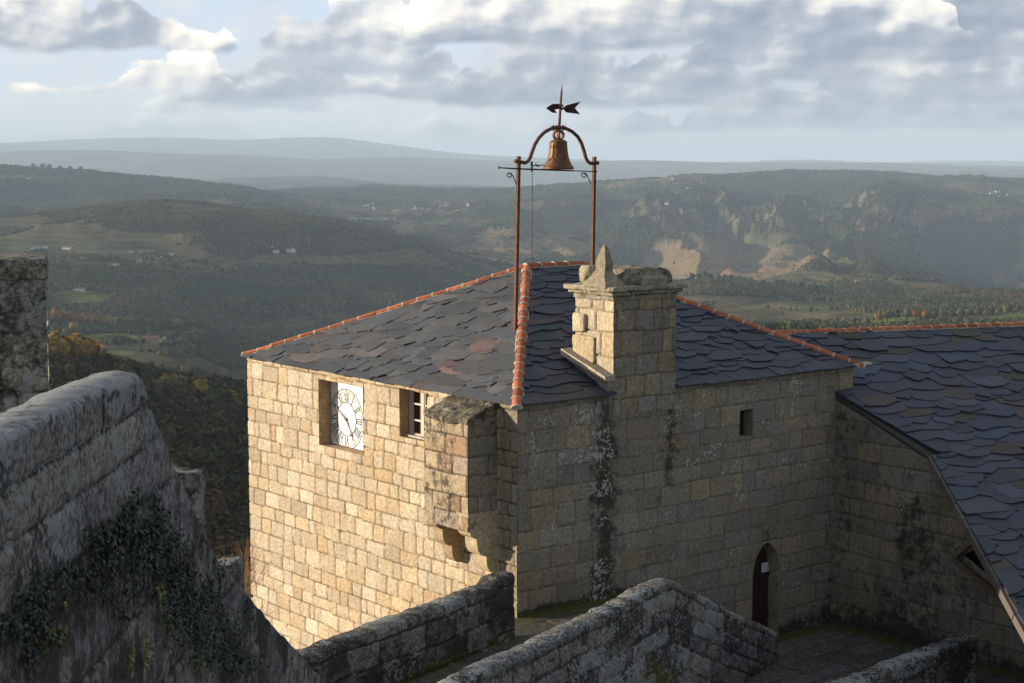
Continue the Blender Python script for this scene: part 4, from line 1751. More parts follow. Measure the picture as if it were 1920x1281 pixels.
ppx = [(-700, 1128), (0, 826), (120, 772), (200, 733), (238, 708), (262, 698), (271, 722), (283, 762), (300, 806), (318, 850), (335, 888), (352, 926), (370, 965), (392, 1012),
       (418, 1058), (447, 1088), (470, 1117), (520, 1174), (570, 1231), (615, 1282), (680, 1355)]
pts = [onL(*p) for p in ppx]
s_ = np.array([float(np.dot((p - BL0), eL)) for p in pts])
z_ = np.array([p[2] for p in pts])
z_[:5] = np.array([z_[1], z_[1], z_[1], z_[1] - .005, z_[1] - .02])
o_s = s_[0]
P0 = BL0 + eL * o_s
P1 = BL0 + eL * s_[-1]
ZL = 8.84
crL = Courses(211, 0, 30, -3, 12, ch=(0.5, 0.9), bw=(0.9, 1.9))
crL.vs = np.array([-3, -1.5, 0, 1.2, 2.3, 3.3, 4.2, 5.1, 5.9, 6.7, 7.5, 8.15, ZL, 9.19, 9.45, 11.5])
crL.wobble = .35
rr_ = random.Random(9)
crL.us = []
for k in range(len(crL.vs)):
    u_ = [-1.0]
    while u_[-1] < 32:
        u_.append(u_[-1] + rr_.uniform(.5, 1.3))
    crL.us.append(np.array(u_))


def auxL(u, z, zr, nz, bid):
    n_ = fbm(u * .8, z * .8, 3, 61)
    a = np.zeros((len(u), 3))
    up = smooth(z, ZL - .15, ZL + .1)
    a[:, 0] = .34 + .30 * up + .28 * nz - .10 * (1 - up) * smooth(n_, .4, .6) + .12 * smooth(zr, -.25, 0)
    a[:, 1] = .16 + .28 * smooth(n_, .42, .68) + .22 * smooth(zr, -.35, -.1) * smooth(n_, .35, .6) + .18 * (1 - up)
    a[:, 2] = .10 * (1 - up) + .16 * smooth(n_, .5, .7) * (1 - up)
    return a


PAL_L = 1.25 * np.array([(0.17, 0.16, 0.155), (0.155, 0.15, 0.15), (0.19, 0.175, 0.155), (0.15, 0.14, 0.145)])
LW = parapet('castle_wall', P0, P1, lambda u: np.interp(u, s_ - o_s, np.minimum(6.2, z_ - 4.0)), lambda u: np.interp(u, s_ - o_s, z_), 0.33, 107,
             'massive grey ivy clad castle wall at lower left, its end dropping steeply down', 'wall', PAL_L,
             aux_fn=auxL, rows=260, cell=.028, level=True, crs=crL, r=.05, lump=.04, wob=.010, relief=.016, jw=.016, hn=.014)

# tall pier behind it at the picture's left edge
PR = at_depth(84, 486, 13.0)
pl_ = PR - RT * 1.6
m = MB()


def prface(P_, Udir, Vn, w, name, aux):
    pass


def pier(name, P_top_right, width, depth, height, seed, label, aux, cell=.03):
    """square pier turned to face the terrace; right top corner given"""
    P_ = np.array(P_top_right, float)
    Fd = P_ - CAM
    Fd[2] = 0
    Fd /= np.linalg.norm(Fd)
    Ud = np.array([Fd[1], -Fd[0], 0.0])
    O = P_ - Ud * width
    par = empty(name, (P_[0], P_[1], P_[2] - height), label, 'pier')
    crs = Courses(seed, 0, 4, P_[2] - height, P_[2], ch=(.42, .6), bw=(.7, 1.3))
    crs.vs = crs.vs - crs.vs[-1] + P_[2] + .02

    def ax(i):
        return lambda u, v, b: aux[i] + .3 * (fbm(u * 1.5 + i * 9, v * 1.2, 3, seed + i) - .5)
    kw = dict(relief=.02, lich=ax(0), grime=ax(1), moss=ax(2), seed=seed, jw=.02, joint=(.04, .035, .03))
    nw, nd, nh = int(width / cell), int(depth / cell), int(height / cell)
    hs = np.linspace(P_[2] - height, P_[2], nh)
    wall_sheet('pier_face', O * np.array([1, 1, 0]), Ud, (0, 0, 1), -Fd, np.linspace(0, width, nw), hs, crs, PAL_GREY * 1.5, M_NEAR, par, **kw)
    wall_sheet('pier_side', (P_ - Fd * .012) * np.array([1, 1, 0]), Fd, (0, 0, 1), Ud, np.linspace(0, depth, nd), hs, crs, PAL_GREY * 1.5, M_NEAR, par, **kw)
    wall_sheet('pier_side', (O - Fd * .012) * np.array([1, 1, 0]), Fd, (0, 0, 1), -Ud, np.linspace(0, depth, nd), hs, crs, PAL_GREY * 1.5, M_NEAR, par, **kw)
    c_ = O + Ud * width / 2 + Fd * depth / 2
    m2 = MB()
    rough(m2, (-width / 2 - .015, -depth / 2 - .02, -.16), (width / 2 + .012, depth / 2 + .02, .012), seed, .03, .02, 14, (0.22, 0.20, 0.165))
    vs2 = np.array(m2.v)
    Pw = c_[None, :] * np.array([1, 1, 0]) + Ud[None, :] * vs2[:, :1] + Fd[None, :] * vs2[:, 1:2] + np.array([0, 0, 1.0])[None, :] * (vs2[:, 2:3] + P_[2])
    o = build('pier_top', Pw, m2.f, M_NEAR, par, cols=np.array(m2.c), aux=np.tile([.55, .35, .2], (len(Pw), 1)), smooth_=True)
    fix_normals(o)
    return par


pier('stone_pier', PR, 1.7, 0.7, 4.0, 301, 'dark square stone pier with white lichen discs at the left edge', (.66, .30, .05))

# merlons behind the falling wall
for (pa_, pz_, dep, sd, lb) in (((330, 889), (371, 893), 15.6, 5, 'small lichened merlon block peeping over the falling castle wall edge'),
                                ((418, 1060), (447, 1063), 18.6, 6, 'lowest pale merlon block beside the twiggy bush behind the castle wall')):
    q0, q1 = at_depth(*pa_, dep), at_depth(*pz_, dep)
    wd = np.linalg.norm(q1 - q0)
    m2 = MB()
    rough(m2, (-wd / 2 - .12, 0, -1.4), (wd / 2, .4, 0), sd, .045, .03, 12, (0.24, 0.22, 0.19))
    c_ = (q0 + q1) / 2
    vs2 = np.array(m2.v)
    Pw = c_[None, :] * np.array([1, 1, 0]) + RT[None, :] * vs2[:, :1] + F[None, :] * vs2[:, 1:2] + np.array([0, 0, 1.0])[None, :] * (vs2[:, 2:3] + q0[2])
    o = build('merlon', Pw, m2.f, M_NEAR, None, cols=np.array(m2.c), aux=np.tile([.62, .42, .05], (len(Pw), 1)), smooth_=True)
    fix_normals(o)
    tag(o, lb, 'merlon')

# ------------------------------------------------------------------ ivy on the castle wall
r = random.Random(77)
blobs = [(243, 985, 16, 42, 500, 0), (255, 940, 8, 25, 150, 0), (295, 985, 16, 36, 420, 0), (292, 935, 7, 22, 120, 0), (270, 1000, 40, 26, 700, 0), (205, 1010, 34, 26, 620, 0), (215, 1050, 36, 26, 420, 0),
         (285, 1050, 42, 32, 1000, 0), (320, 1020, 28, 34, 600, 0), (335, 1085, 40, 38, 900, 0), (360, 1130, 42, 40, 900, 0), (385, 1180, 40, 40, 800, 0),
         (410, 1225, 44, 34, 800, 0), (455, 1250, 32, 28, 420, 0), (340, 1160, 28, 40, 420, 0), (130, 1075, 42, 14, 420, 0), (75, 1120, 34, 22, 360, 0),
         (75, 1160, 26, 26, 260, 0), (25, 1180, 28, 24, 260, 0), (105, 1190, 28, 18, 240, 1), (60, 1230, 20, 24, 160, 0), (410, 1090, 10, 60, 260, 0), (468, 1150, 6, 50, 200, 0),
         (303, 1115, 7, 22, 110, 2), (318, 1160, 6, 28, 90, 2), (280, 1228, 8, 30, 150, 2), (247, 1240, 5, 26, 90, 2), (237, 1145, 8, 14, 80, 1), (125, 1135, 5, 8, 30, 2),
         (318, 1215, 5, 40, 90, 2), (376, 1240, 8, 30, 90, 1), (390, 1120, 18, 24, 200, 0), (240, 1110, 40, 30, 200, 0), (440, 1180, 30, 30, 140, 0), (180, 1110, 60, 20, 160, 0)]
lv, lf, lc = [], [], []
for bx_, by_, sx_, sy_, cnt, kind_ in blobs:
    for _ in range(int(cnt * 1.5)):
        px = bx_ + r.gauss(0, .55) * sx_
        py = by_ + r.gauss(0, .55) * sy_
        if math.sin(px * .55 + 2.2 * math.sin(py * .035 + bx_)) + math.sin(px * .21 + 1.3) * .6 < r.uniform(-1.0, .9):
            continue
        p = onL(px, py, r.uniform(.0, .11))
        u_ = float(np.dot(p - P0, eL))
        if p[2] > np.interp(u_, s_ - o_s, z_) - .03:
            continue
        sz = r.uniform(.008, .019)
        a = r.uniform(0, 6.28)
        nrm_ = nL + np.array([r.gauss(0, .45), r.gauss(0, .45), r.gauss(.25, .4)])
        nrm_ /= np.linalg.norm(nrm_)
        t1 = np.cross(nrm_, (0, 0, 1.0))
        t1 /= np.linalg.norm(t1)
        t2 = np.cross(nrm_, t1)
        e1 = math.cos(a) * t1 + math.sin(a) * t2
        e2 = -math.sin(a) * t1 + math.cos(a) * t2
        b_ = len(lv)
        for x, y in ((0, -1), (.75, -.45), (.9, .25), (.35, .35), (0, 1.1), (-.35, .35), (-.9, .25), (-.75, -.45)):
            lv.append(p + e1 * x * sz + e2 * y * sz + nrm_ * (abs(x) * -.25 * sz))
        lf.append(tuple(range(b_, b_ + 8)))
        if kind_ == 2:
            c_ = np.array((0.13, 0.135, 0.02)) * r.uniform(.5, 1.4)
        elif kind_ == 1:
            c_ = np.array((0.07, 0.085, 0.02)) * r.uniform(.5, 1.4)
        else:
            c_ = np.array((0.013, 0.028, 0.016)) * r.uniform(.3, 1.9)
            if r.random() < .02:
                c_ = np.array((0.10, 0.055, 0.02))
        lc += [c_] * 8
M_LEAF = attr_mat("ivy_leaf", 0.45, 30, .25, spec=.4)
IV = empty('ivy', onL(285, 1100), 'dark green ivy creeping over the face of the castle wall', 'climbing plant')
build('ivy_leaves', lv, lf, M_LEAF, IV, cols=np.array(lc))['kind'] = 'stuff'
m = MB()
for k in range(70):
    px, py = r.uniform(60, 440), 0
    py = np.interp(px, [0, 120, 250, 330, 440], [1190, 1090, 1010, 1010, 1150]) + r.uniform(-10, 50)
    ps = []
    for j in range(9):
        ps.append(onL(px, py, .02 + r.uniform(0, .03)))
        px += r.uniform(-9, 12)
        py += r.uniform(0, 16)
    m.tube(ps, [.006 * (1 - j / 12) for j in range(9)], 4, 0, (0.10, 0.08, 0.06))
m.build('stems', M_WOOD, IV, cols=True)['kind'] = 'stuff'

# ------------------------------------------------------------------ chapel on the right
CHX = 9.97
CHB = empty('chapel', (CHX, -4, GZ), 'long granite chapel on the right under one broad blue grey slate roof', 'building')
R1 = on_plane(1570, 741, (CHX, 0, 0), (1, 0, 0))
R2 = on_plane(1745, 858, (CHX, 0, 0), (1, 0, 0))
R3 = at_depth(1502, 626, 42.6)
nC = np.cross(R2 - R1, R3 - R1)
nC /= np.linalg.norm(nC)
if nC[2] < 0:
    nC = -nC


def onC(px, py):
    return on_plane(px, py, R1, nC)


# direction of the ridge: horizontal line inside the plane
hdir = np.cross(nC, (0, 0, 1.0))
hdir /= np.linalg.norm(hdir)
if np.dot(hdir, RT) < 0:
    hdir = -hdir
vdir = np.cross(nC, hdir)
if vdir[2] < 0:
    vdir = -vdir
frC = (R2, hdir, vdir, nC)
RA, RB = onC(1470, 628), onC(1925, 612)
E2 = onC(1745, 858)
E3 = onC(1925, 1190)
E4 = onC(2010, 1345)
ridge_v = to2(frC, RA)[1]
v2 = 0.0
q1_ = to2(frC, R1)
qa = to2(frC, RA)
qb = to2(frC, RB)
qe3 = to2(frC, E3)
qe4 = to2(frC, E4)
rt_ = max(qb[0], qe4[0]) + 3.0
rv = lambda u: qa[1] + (qb[1] - qa[1]) * (u - qa[0]) / (qb[0] - qa[0])
upper = [(-0.0, -0.0), q1_, (q1_[0] - .9, rv(q1_[0] - .9)), (rt_, rv(rt_)), (rt_, 0.0)]
q1x = (q1_[0] - 1.2, q1_[1] + .0)
lower = [(0.0, 0.0), (rt_, 0.0), (rt_, qe4[1]), (qe4[0], qe4[1])]
PAL_CH = [(0.030, 0.040, 0.066), (0.026, 0.034, 0.056), (0.036, 0.046, 0.072), (0.023, 0.030, 0.050), (0.033, 0.040, 0.058), (0.042, 0.050, 0.072)]


def tintC(u, v, c_, r):
    if r.random() < .10:
        return np.array((0.052, 0.036, 0.030)) * r.uniform(.7, 1.2)
    if r.random() < .06:
        return np.array((0.045, 0.043, 0.035)) * r.uniform(.8, 1.3)
    return c_


P3 = lambda q, h=0.0: R2 + hdir * q[0] + vdir * q[1] + nC * h
m = MB()
ridR, ridL = (rt_, rv(rt_)), (q1_[0] - .9, rv(q1_[0] - .9))
dk = [P3(q, -.02) for q in ((0, 0), q1_, ridL, ridR, (rt_, qe4[1]), qe4)]
dn = np.array([0, 0, -.10])
m.add(dk + [p + dn for p in dk], [(0, 1, 2, 3, 4, 5), (11, 10, 9, 8, 7, 6)] + [(i, 6 + i, 6 + (i + 1) % 6, (i + 1) % 6) for i in range(6)], 0, (0.05, 0.045, 0.04))
# far side of the roof
bk = np.array([hdir[1], -hdir[0], 0.0])
if np.dot(bk, F) < 0:
    bk = -bk
rl_, rr__ = P3(ridL), P3(ridR)
m.add([rl_, rr__, rr__ + bk * 5 + np.array([0, 0, -2.2]), rl_ + bk * 5 + np.array([0, 0, -2.2])], [(0, 1, 2, 3)], 0, (0.035, 0.04, 0.055))
croof = m.build('roof', M_WOOD, CHB, cols=True)
fix_normals(croof)
slates('slate_covering', *frC, [upper, lower], 0.40, (0.50, 1.25), 44, PAL_CH, croof, tint=tintC, rag=.17)
ridge_tiles('ridge_tiles', P3((rt_, rv(rt_))), P3((q1_[0] - .5, rv(q1_[0] - .5))), croof, 45, r0=.10, lift=.05)
# weathered verge board along the lower edge
m = MB()
for i in range(9):
    t0, t1 = i / 9 + .002, (i + 1) / 9 - .002
    qa_ = (qe4[0] * t0, qe4[1] * t0)
    qb_ = (qe4[0] * t1, qe4[1] * t1)
    dd_ = (P3(qe4) - P3((0, 0)))
    dd_ /= np.linalg.norm(dd_)
    sd_ = np.cross(dd_, nC)
    if np.dot(sd_, RT) > 0:
        sd_ = -sd_
    a, b = P3(qa_, .035), P3(qb_, .035)
    w_ = sd_ * .075
    h_ = -nC * .15
    cc = tuple(np.array((0.11, 0.092, 0.080)) * random.Random(i).uniform(.8, 1.2))
    m.hexa([a + h_, b + h_, b + h_ + w_, a + h_ + w_, a, b, b + w_, a + w_], 0, cc)
o = m.build('verge_board', M_WOOD, croof, cols=True)
fix_normals(o)

# chapel wall facing the courtyard, top following the roof
ys = np.arange(0, -9.001, -.035)
crsH = Courses(83, 0, 9.1, -2, 7, ch=(0.40, 0.54), bw=(0.5, 1.05))


def roof_z(x, y):
    """height of the roof plane above (x,y)"""
    return R1[2] - (nC[0] * (x - R1[0]) + nC[1] * (y - R1[1])) / nC[2]


def warpH(uu, vv):
    top = roof_z(CHX, -uu) - .13
    top = np.where(uu < .5, np.maximum(top, 0), top)
    t = (vv - GZ + .3) / (6.0 - GZ + .3)
    return uu, (GZ - .3) + t * (top - GZ + .3)


OPN = (3.85, 5.6, 1.75, 3.2)


def opn_hole(u, v):
    # triangular opening under the eaves
    return np.where((u > 3.9) & (u < 5.25) & (v < 2.16 + (u - 3.83) * 0.62) & (v > 2.19 - (u - 3.83) * .50), 1.0, -1.0)


wall_sheet('chapel_wall', (CHX, 0, 0), (0, -1, 0), (0, 0, 1), (-1, 0, 0), np.arange(0, 9.0, .035), np.linspace(GZ - .3, 6.0, 190), crsH, PAL_FRONT * .86, M_STONE, CHB,
           relief=.018, warp=warpH, hole=opn_hole, lich=lambda u, v, b: .08 + .22 * g1(u, 1.8, .8) * (_h(b, b * 0 + 2, b * 0, 3) > .3) + .08 * (_h(b, b * 0 + 2, b * 0, 3) > .8),
           grime=lambda u, v, b: .13 + .14 * g1(u, 1.7, 1.3) * smooth(-v, -4.8, -2.5) + .20 * smooth(fbm(u * .8, v * .5, 3, 5), .4, .65) + .4 * g1(v, -.2, .4),
           moss=lambda u, v, b: .3 * g1(v, -.2, .2), seed=14, spread=.34)
m = MB()
m.box((CHX + .35, -5.5, 1.3), (CHX + .42, -3.6, 2.95), 0)
m.build('loft_opening', M_DARK, CHB)
for (pa_, pb_, th_, cc) in (((1786, 1046), (1836, 1003), .075, (0.17, 0.12, 0.09)), ((1786, 1046), (1885, 1128), .085, (0.13, 0.085, 0.065))):
    A_ = on_plane(*pa_, (CHX - .12, 0, 0), (1, 0, 0))
    B_ = on_plane(*pb_, (CHX - .12, 0, 0), (1, 0, 0))
    m = MB()
    m.tube([A_ + np.array([.02, 0, 0]), B_], th_, 4, 0, cc)
    m.build('timber_brace', M_WOOD, CHB, cols=True)
# rest of the chapel's body
m = MB()
far = np.array([RT[0], RT[1], 0]) * 9
m.box((CHX + .45, -9, GZ - .5), (CHX + .55, -.05, 1.2), 0, (0.2, 0.17, 0.12))
p_ = P3(ridR)
m.add([(CHX + .02, -9.0, GZ - 2), (p_[0] + 1, -12, GZ - 2), (p_[0] + 1, -12, -1.2), (CHX + .02, -9.0, .6)], [(0, 1, 2, 3)], 0, (0.25, 0.2, 0.15))
m.build('end_wall', M_STONE, CHB, cols=True, aux=(.1, .2, 0))
#@@PART4

# ------------------------------------------------------------------ the land: one sheet from the castle rock to the skyline
XS = np.array([-3000, -700, 0, 150, 300, 450, 600, 750, 900, 1050, 1200, 1350, 1500, 1650, 1800, 1920, 2600, 5000.])
ROWS = [  # nominal distance (m), then picture heights at XS
    (300,  [1180] * 18),
    (1050, [640, 650, 668, 693, 738, 764, 800, 840, 850, 800, 720, 670, 650, 645, 640, 640, 640, 640]),
    (1500, [660, 664, 674, 704, 746, 752, 780, 800, 780, 730, 690, 650, 640, 635, 630, 630, 630, 630]),
    (2300, [640, 640, 645, 645, 652, 700, 730, 740, 700, 650, 620, 605, 612, 610, 606, 606, 606, 606]),
    (2900, [570, 570, 572, 572, 590, 620, 640, 655, 645, 610, 580, 566, 578, 580, 572, 570, 570, 570]),
    (3500, [500, 500, 492, 488, 486, 505, 530, 560, 590, 575, 545, 531, 546, 551, 545, 541, 545, 545]),
    (4500, [430, 425, 412, 396, 380, 397, 414, 452, 505, 562, 575, 541, 513, 519, 560, 566, 560, 560]),
    (5500, [440, 432, 426, 412, 402, 415, 432, 468, 492, 500, 515, 500, 488, 512, 542, 545, 545, 545]),
    (6500, [405, 405, 400, 392, 388, 398, 416, 440, 445, 450, 455, 452, 455, 470, 495, 512, 510, 510]),
    (7300, [350, 350, 352, 362, 366, 378, 396, 408, 408, 398, 392, 392, 396, 396, 398, 410, 410, 410]),
    (8300, [318, 318, 317, 329, 337, 359, 372, 382, 384, 374, 362, 355, 350, 354, 362, 368, 370, 370]),
    (10000, [330, 330, 334, 345, 350, 368, 357, 356, 360, 354, 345, 335, 324, 325, 339, 341, 341, 341]),
    (12500, [345, 345, 348, 352, 352, 362, 362, 362, 366, 362, 352, 345, 335, 340, 350, 350, 350, 350]),
    (16000, [342, 342, 342, 344, 346, 333, 331, 345, 348, 360, 352, 345, 345, 345, 345, 345, 345, 345]),
    (18500, [350] * 8 + [356, 356, 350, 340, 335, 335, 335, 335, 335, 335]),
    (21500, [322, 322, 322, 318, 320, 322, 324, 324, 326, 328, 326, 325, 325, 326, 326, 326, 326, 326]),
    (25500, [286, 286, 285, 282, 288, 292, 299, 295, 300, 304, 301, 305, 306, 306, 313, 317, 318, 318]),
    (30000, [300, 300, 300, 300, 302, 305, 308, 308, 309, 311, 311, 311, 311, 311, 315, 318, 319, 319]),
    (40000, [266, 266, 269, 262, 259, 263, 258, 274, 291, 298, 304, 307, 301, 308, 311, 312, 312, 312]),
    (45000, [305] * 18),
]
rr_nom = np.array([q[0] for q in ROWS], float)
YY = np.array([q[1] for q in ROWS], float)


def px_slope(px, py):
    d_ = FW[None, :] + RT[None, :] * ((np.ravel(px) - 960) / FPX)[:, None] + UP[None, :] * ((640.5 - np.ravel(py)) / FPX)[:, None]
    hz = np.hypot(d_[:, 0], d_[:, 1])
    return (d_[:, 2] / hz).reshape(np.shape(px))


az_xs = np.arctan((XS - 960) / (FPX * 1.0057))
PXG = np.repeat(XS[None, :], len(ROWS), 0)
ZG = 11.0 + px_slope(np.clip(PXG, -1200, 3200), YY) * rr_nom[:, None]
# columns (headings): fine inside the view and a little beyond, coarse all round
azf = np.linspace(-0.40, 0.40, 1500)
azc = np.concatenate([np.linspace(-math.pi, -0.42, 60), azf, np.linspace(0.42, math.pi, 60)])
rk = np.concatenate([[0.5, 8, 20, 35, 50, 62], np.exp(np.linspace(math.log(72), math.log(45000), 1150))])


def catmull(xk, yk, x):
    """monotone-ish cubic through knots; yk (...,K)"""
    k = np.clip(np.searchsorted(xk, x) - 1, 0, len(xk) - 2)
    h = xk[k + 1] - xk[k]
    t = np.clip((x - xk[k]) / h, 0, 1)
    m_ = np.zeros(yk.shape)
    dl = np.diff(yk, axis=-1) / np.diff(xk)
    m_[..., 1:-1] = np.where(dl[..., :-1] * dl[..., 1:] > 0, 2 * dl[..., :-1] * dl[..., 1:] / (dl[..., :-1] + dl[..., 1:] + 1e-12), 0)
    m_[..., 0] = dl[..., 0]
    m_[..., -1] = dl[..., -1]
    t2, t3 = t * t, t * t * t
    return (2 * t3 - 3 * t2 + 1) * yk[..., k] + (t3 - 2 * t2 + t) * h * m_[..., k] + (-2 * t3 + 3 * t2) * yk[..., k + 1] + (t3 - t2) * h * m_[..., k + 1]


# the spacing of ridges drifts with heading so that crests do not follow circles
def warp_r(az, lr):
    return lr + 0.06 * (fbm(az * 5 + 3, lr * 1.2, 3, 400) - .5) * 2 * smooth(lr, math.log(500), math.log(1500))


zcol = catmull(az_xs, ZG, azc)                    # rows x columns
lrk = np.log(rr_nom)
A2, R2_ = np.meshgrid(azc, rk, indexing='ij')
LR = np.log(np.maximum(R2_, 1))
LRw = warp_r(A2, LR)
nC_, nR_ = A2.shape
ZT = np.zeros_like(A2)
for i in range(nC_):
    ZT[i] = catmull(lrk, zcol[:, i], np.clip(LRw[i], lrk[0], lrk[-1]))
near = smooth(R2_, 60, 300)
ZT = np.where(R2_ < 300, -9.0 + (ZT + 9.0) * near, ZT)
HX = np.sin(A2)[..., None] * RT[None, None, :2] + np.cos(A2)[..., None] * F[None, None, :2]
TX = CAM[0] + HX[..., 0] * R2_
TY = CAM[1] + HX[..., 1] * R2_
# gullies, spurs, knolls
amp = np.interp(R2_, [0, 300, 900, 2900, 5000, 9000, 14000, 26000, 45000], [0, 2, 20, 24, 74, 60, 60, 100, 130])
g_ = fbm(TX / 900, TY / 900, 3, 500)
rid = 1 - np.abs(fbm(TX / 620 + (g_ - .5) * 1.2, TY / 620, 4, 510) * 2 - 1)
# spurs and gullies running down towards the valleys
sp_ = 1 - np.abs(fbm(A2 * 17 + (fbm(TX / 1500, TY / 1500, 3, 540) - .5) * 2.2 + LR * .9, LR * 2.2, 3, 545) * 2 - 1)
crestk = np.ones_like(R2_)
for rc, wdt in ((1050, .06), (4500, .13), (10000, .08), (8300, .05), (16000, .06), (25500, .1), (40000, .1)):
    crestk *= 1 - 0.90 * np.exp(-((LRw - math.log(rc)) / wdt) ** 2)
spurk = np.interp(R2_, [0, 1500, 3000, 4000, 5000, 9000, 12000], [0, .0, .15, 1.2, 2.3, 2.1, .6])
spurk = spurk * (1 - .6 * (1 - smooth(960 + np.tan(np.clip(A2, -1.2, 1.2)) * FPX, 820, 1050)))
big = (rid - .62) * 1.0 + (g_ - .5) * 0.5 + (sp_ - .6) * spurk
ZT = ZT + amp * big * crestk
ZT = ZT + (fbm(TX / 150, TY / 150, 3, 520) - .5) * np.interp(R2_, [0, 200, 1500, 9000, 45000], [0, 2, 14, 16, 22]) * (0.35 + .65 * crestk)
# rocky bluffs under the right-hand plateau
PXc = 960 + np.tan(A2) * FPX * 1.0057
ZT = ZT - 130 * smooth(PXc, 1690, 1800) * (1 - smooth(PXc, 1960, 2200)) * np.exp(-((LRw - math.log(6400)) / .16) ** 2) + 60 * np.exp(-((PXc - 1650) / 45) ** 2) * np.exp(-((LRw - math.log(6500)) / .14) ** 2)
kn_ = np.exp(-((LRw - math.log(4550)) / .075) ** 2)
ZT = ZT + kn_ * (52 * np.exp(-((PXc - 1532) / 36) ** 2) + 46 * np.exp(-((PXc - 1636) / 34) ** 2) - 16 * np.exp(-((PXc - 1584) / 16) ** 2))
cliff = smooth(PXc, 1130, 1250) * (1 - smooth(PXc, 1700, 1780)) * np.exp(-((LRw - math.log(6750)) / .075) ** 2)
cr = 1 - np.abs(fbm(A2 * 150 + fbm(TX / 90, TY / 90, 2, 535) * 1.5, LR * 26, 4, 530) * 2 - 1)
ZT = ZT + cliff * (cr - .5) * 105

slope_v = (ZT - 11.0) / np.maximum(R2_, 1)
DEPR = slope_v


def pixel_y(sl, az):
    """picture height of a slope seen at a heading (for laying out fields and woods where they are)"""
    d0, d1, d2 = np.sin(az), np.cos(az), sl
    w_ = d1 * math.cos(PITCH) - d2 * math.sin(PITCH)
    u_ = d1 * math.sin(PITCH) + d2 * math.cos(PITCH)
    return 640.5 - FPX * u_ / np.maximum(w_, .05), 960 + FPX * d0 / np.maximum(w_, .05)


PYv, PXv = pixel_y(slope_v, np.clip(A2, -1.2, 1.2))

# ---- land cover (albedo only) and how wooded each spot is
n1 = fbm(TX / 260, TY / 260, 4, 600)
n2 = fbm(TX / 90, TY / 90, 4, 610)
n3 = fbm(TX / 28, TY / 28, 3, 620)
wood = smooth(n1, .44, .53)
col = np.zeros(A2.shape + (3,))
c_wood = np.array((0.030, 0.045, 0.020))
c_aut = np.array((0.085, 0.055, 0.028))
c_fld = np.array((0.085, 0.115, 0.040))
c_vine = np.array((0.20, 0.145, 0.085))
c_scr = np.array((0.098, 0.090, 0.048))
c_rock = np.array((0.27, 0.225, 0.18))


def lay(c_, k):
    global col
    col = col * (1 - k[..., None]) + np.array(c_) * k[..., None]


lay(c_scr, np.ones_like(n1))
lay((0.11, 0.085, 0.055), smooth(n2, .50, .62) * .7)
lay((0.075, 0.095, 0.04), smooth(n2, .42, .30) * .6)
lay(c_wood, wood)


def blob(px, py, sx, sy, soft=.35, nz=.55):
    """patch of land around the spot seen at px,py"""
    d_ = ((PXv - px) / sx) ** 2 + ((PYv - py) / sy) ** 2
    d_ = np.sqrt(d_) + (n2 - .5) * nz * 2
    return 1 - smooth(d_, 1 - soft, 1 + soft)


def patch(px, py, sx, sy, c_, w=0.0, k=1.0, soft=.12, nz=.30, rmin=0, rmax=1e9):
    global wood
    b_ = blob(px, py, sx, sy, soft, nz) * k * (R2_ > rmin) * (R2_ < rmax)
    lay(c_, b_)
    wood = wood * (1 - b_) + w * b_


# ridge of the left hill: woods, vineyards and meadows
patch(120, 360, 260, 34, c_wood, .9, .7, nz=.6, rmin=6000)
patch(60, 336, 90, 6, (0.13, 0.14, .06), 0, .8, rmin=6000)
patch(1500, 360, 260, 32, (0.030, 0.046, 0.028), 1, .85, rmin=6000)
patch(900, 372, 330, 10, (0.10, 0.085, 0.055), .45, .6, rmin=6500)
patch(1300, 352, 200, 9, (0.12, 0.09, .06), .3, .6, rmin=6500)
for a in ((330, 436, 120, 20), (250, 470, 90, 12), (520, 500, 60, 10), (190, 425, 60, 10), (330, 462, 90, 14), (570, 488, 110, 11), (300, 490, 80, 16), (180, 455, 60, 14), (380, 505, 60, 10)):
    patch(*a, (0.125, 0.112, 0.058), .12, .85, nz=.9, rmin=3000, rmax=6000)
patch(440, 420, 300, 18, (0.028, 0.040, 0.024), 1, .75, rmin=3000, rmax=6000)
patch(130, 475, 150, 30, (0.075, 0.085, 0.045), .1, .7, rmin=2600, rmax=6000)
patch(600, 446, 200, 30, (0.024, 0.036, 0.022), 1, .9, rmin=3000, rmax=6000)
patch(560, 525, 150, 28, (0.06, 0.058, 0.036), .7, .8, rmin=2600, rmax=6000)
patch(380, 570, 280, 42, (0.026, 0.038, 0.022), 1, .9, rmin=2300, rmax=5000)
patch(760, 540, 140, 40, (0.024, 0.036, 0.022), 1, .9, rmin=2300, rmax=5000)
# valley meadows
for a in ((190, 634, 90, 8), (330, 626, 60, 5), (120, 646, 50, 6), (265, 650, 45, 5), (300, 645, 70, 7), (150, 560, 60, 16), (225, 662, 26, 4)):
    patch(*a, (0.12, 0.16, 0.042), 0, .95, nz=.15, rmin=1300, rmax=3600)
patch(330, 652, 60, 9, (0.16, 0.105, 0.055), 0, .8, rmin=1300, rmax=3600)
patch(230, 606, 170, 9, (0.07, 0.07, 0.03), 1, .8, rmin=1300, rmax=3600)
patch(430, 712, 60, 14, (0.085, 0.085, 0.04), .1, .7, rmin=1200, rmax=3400)
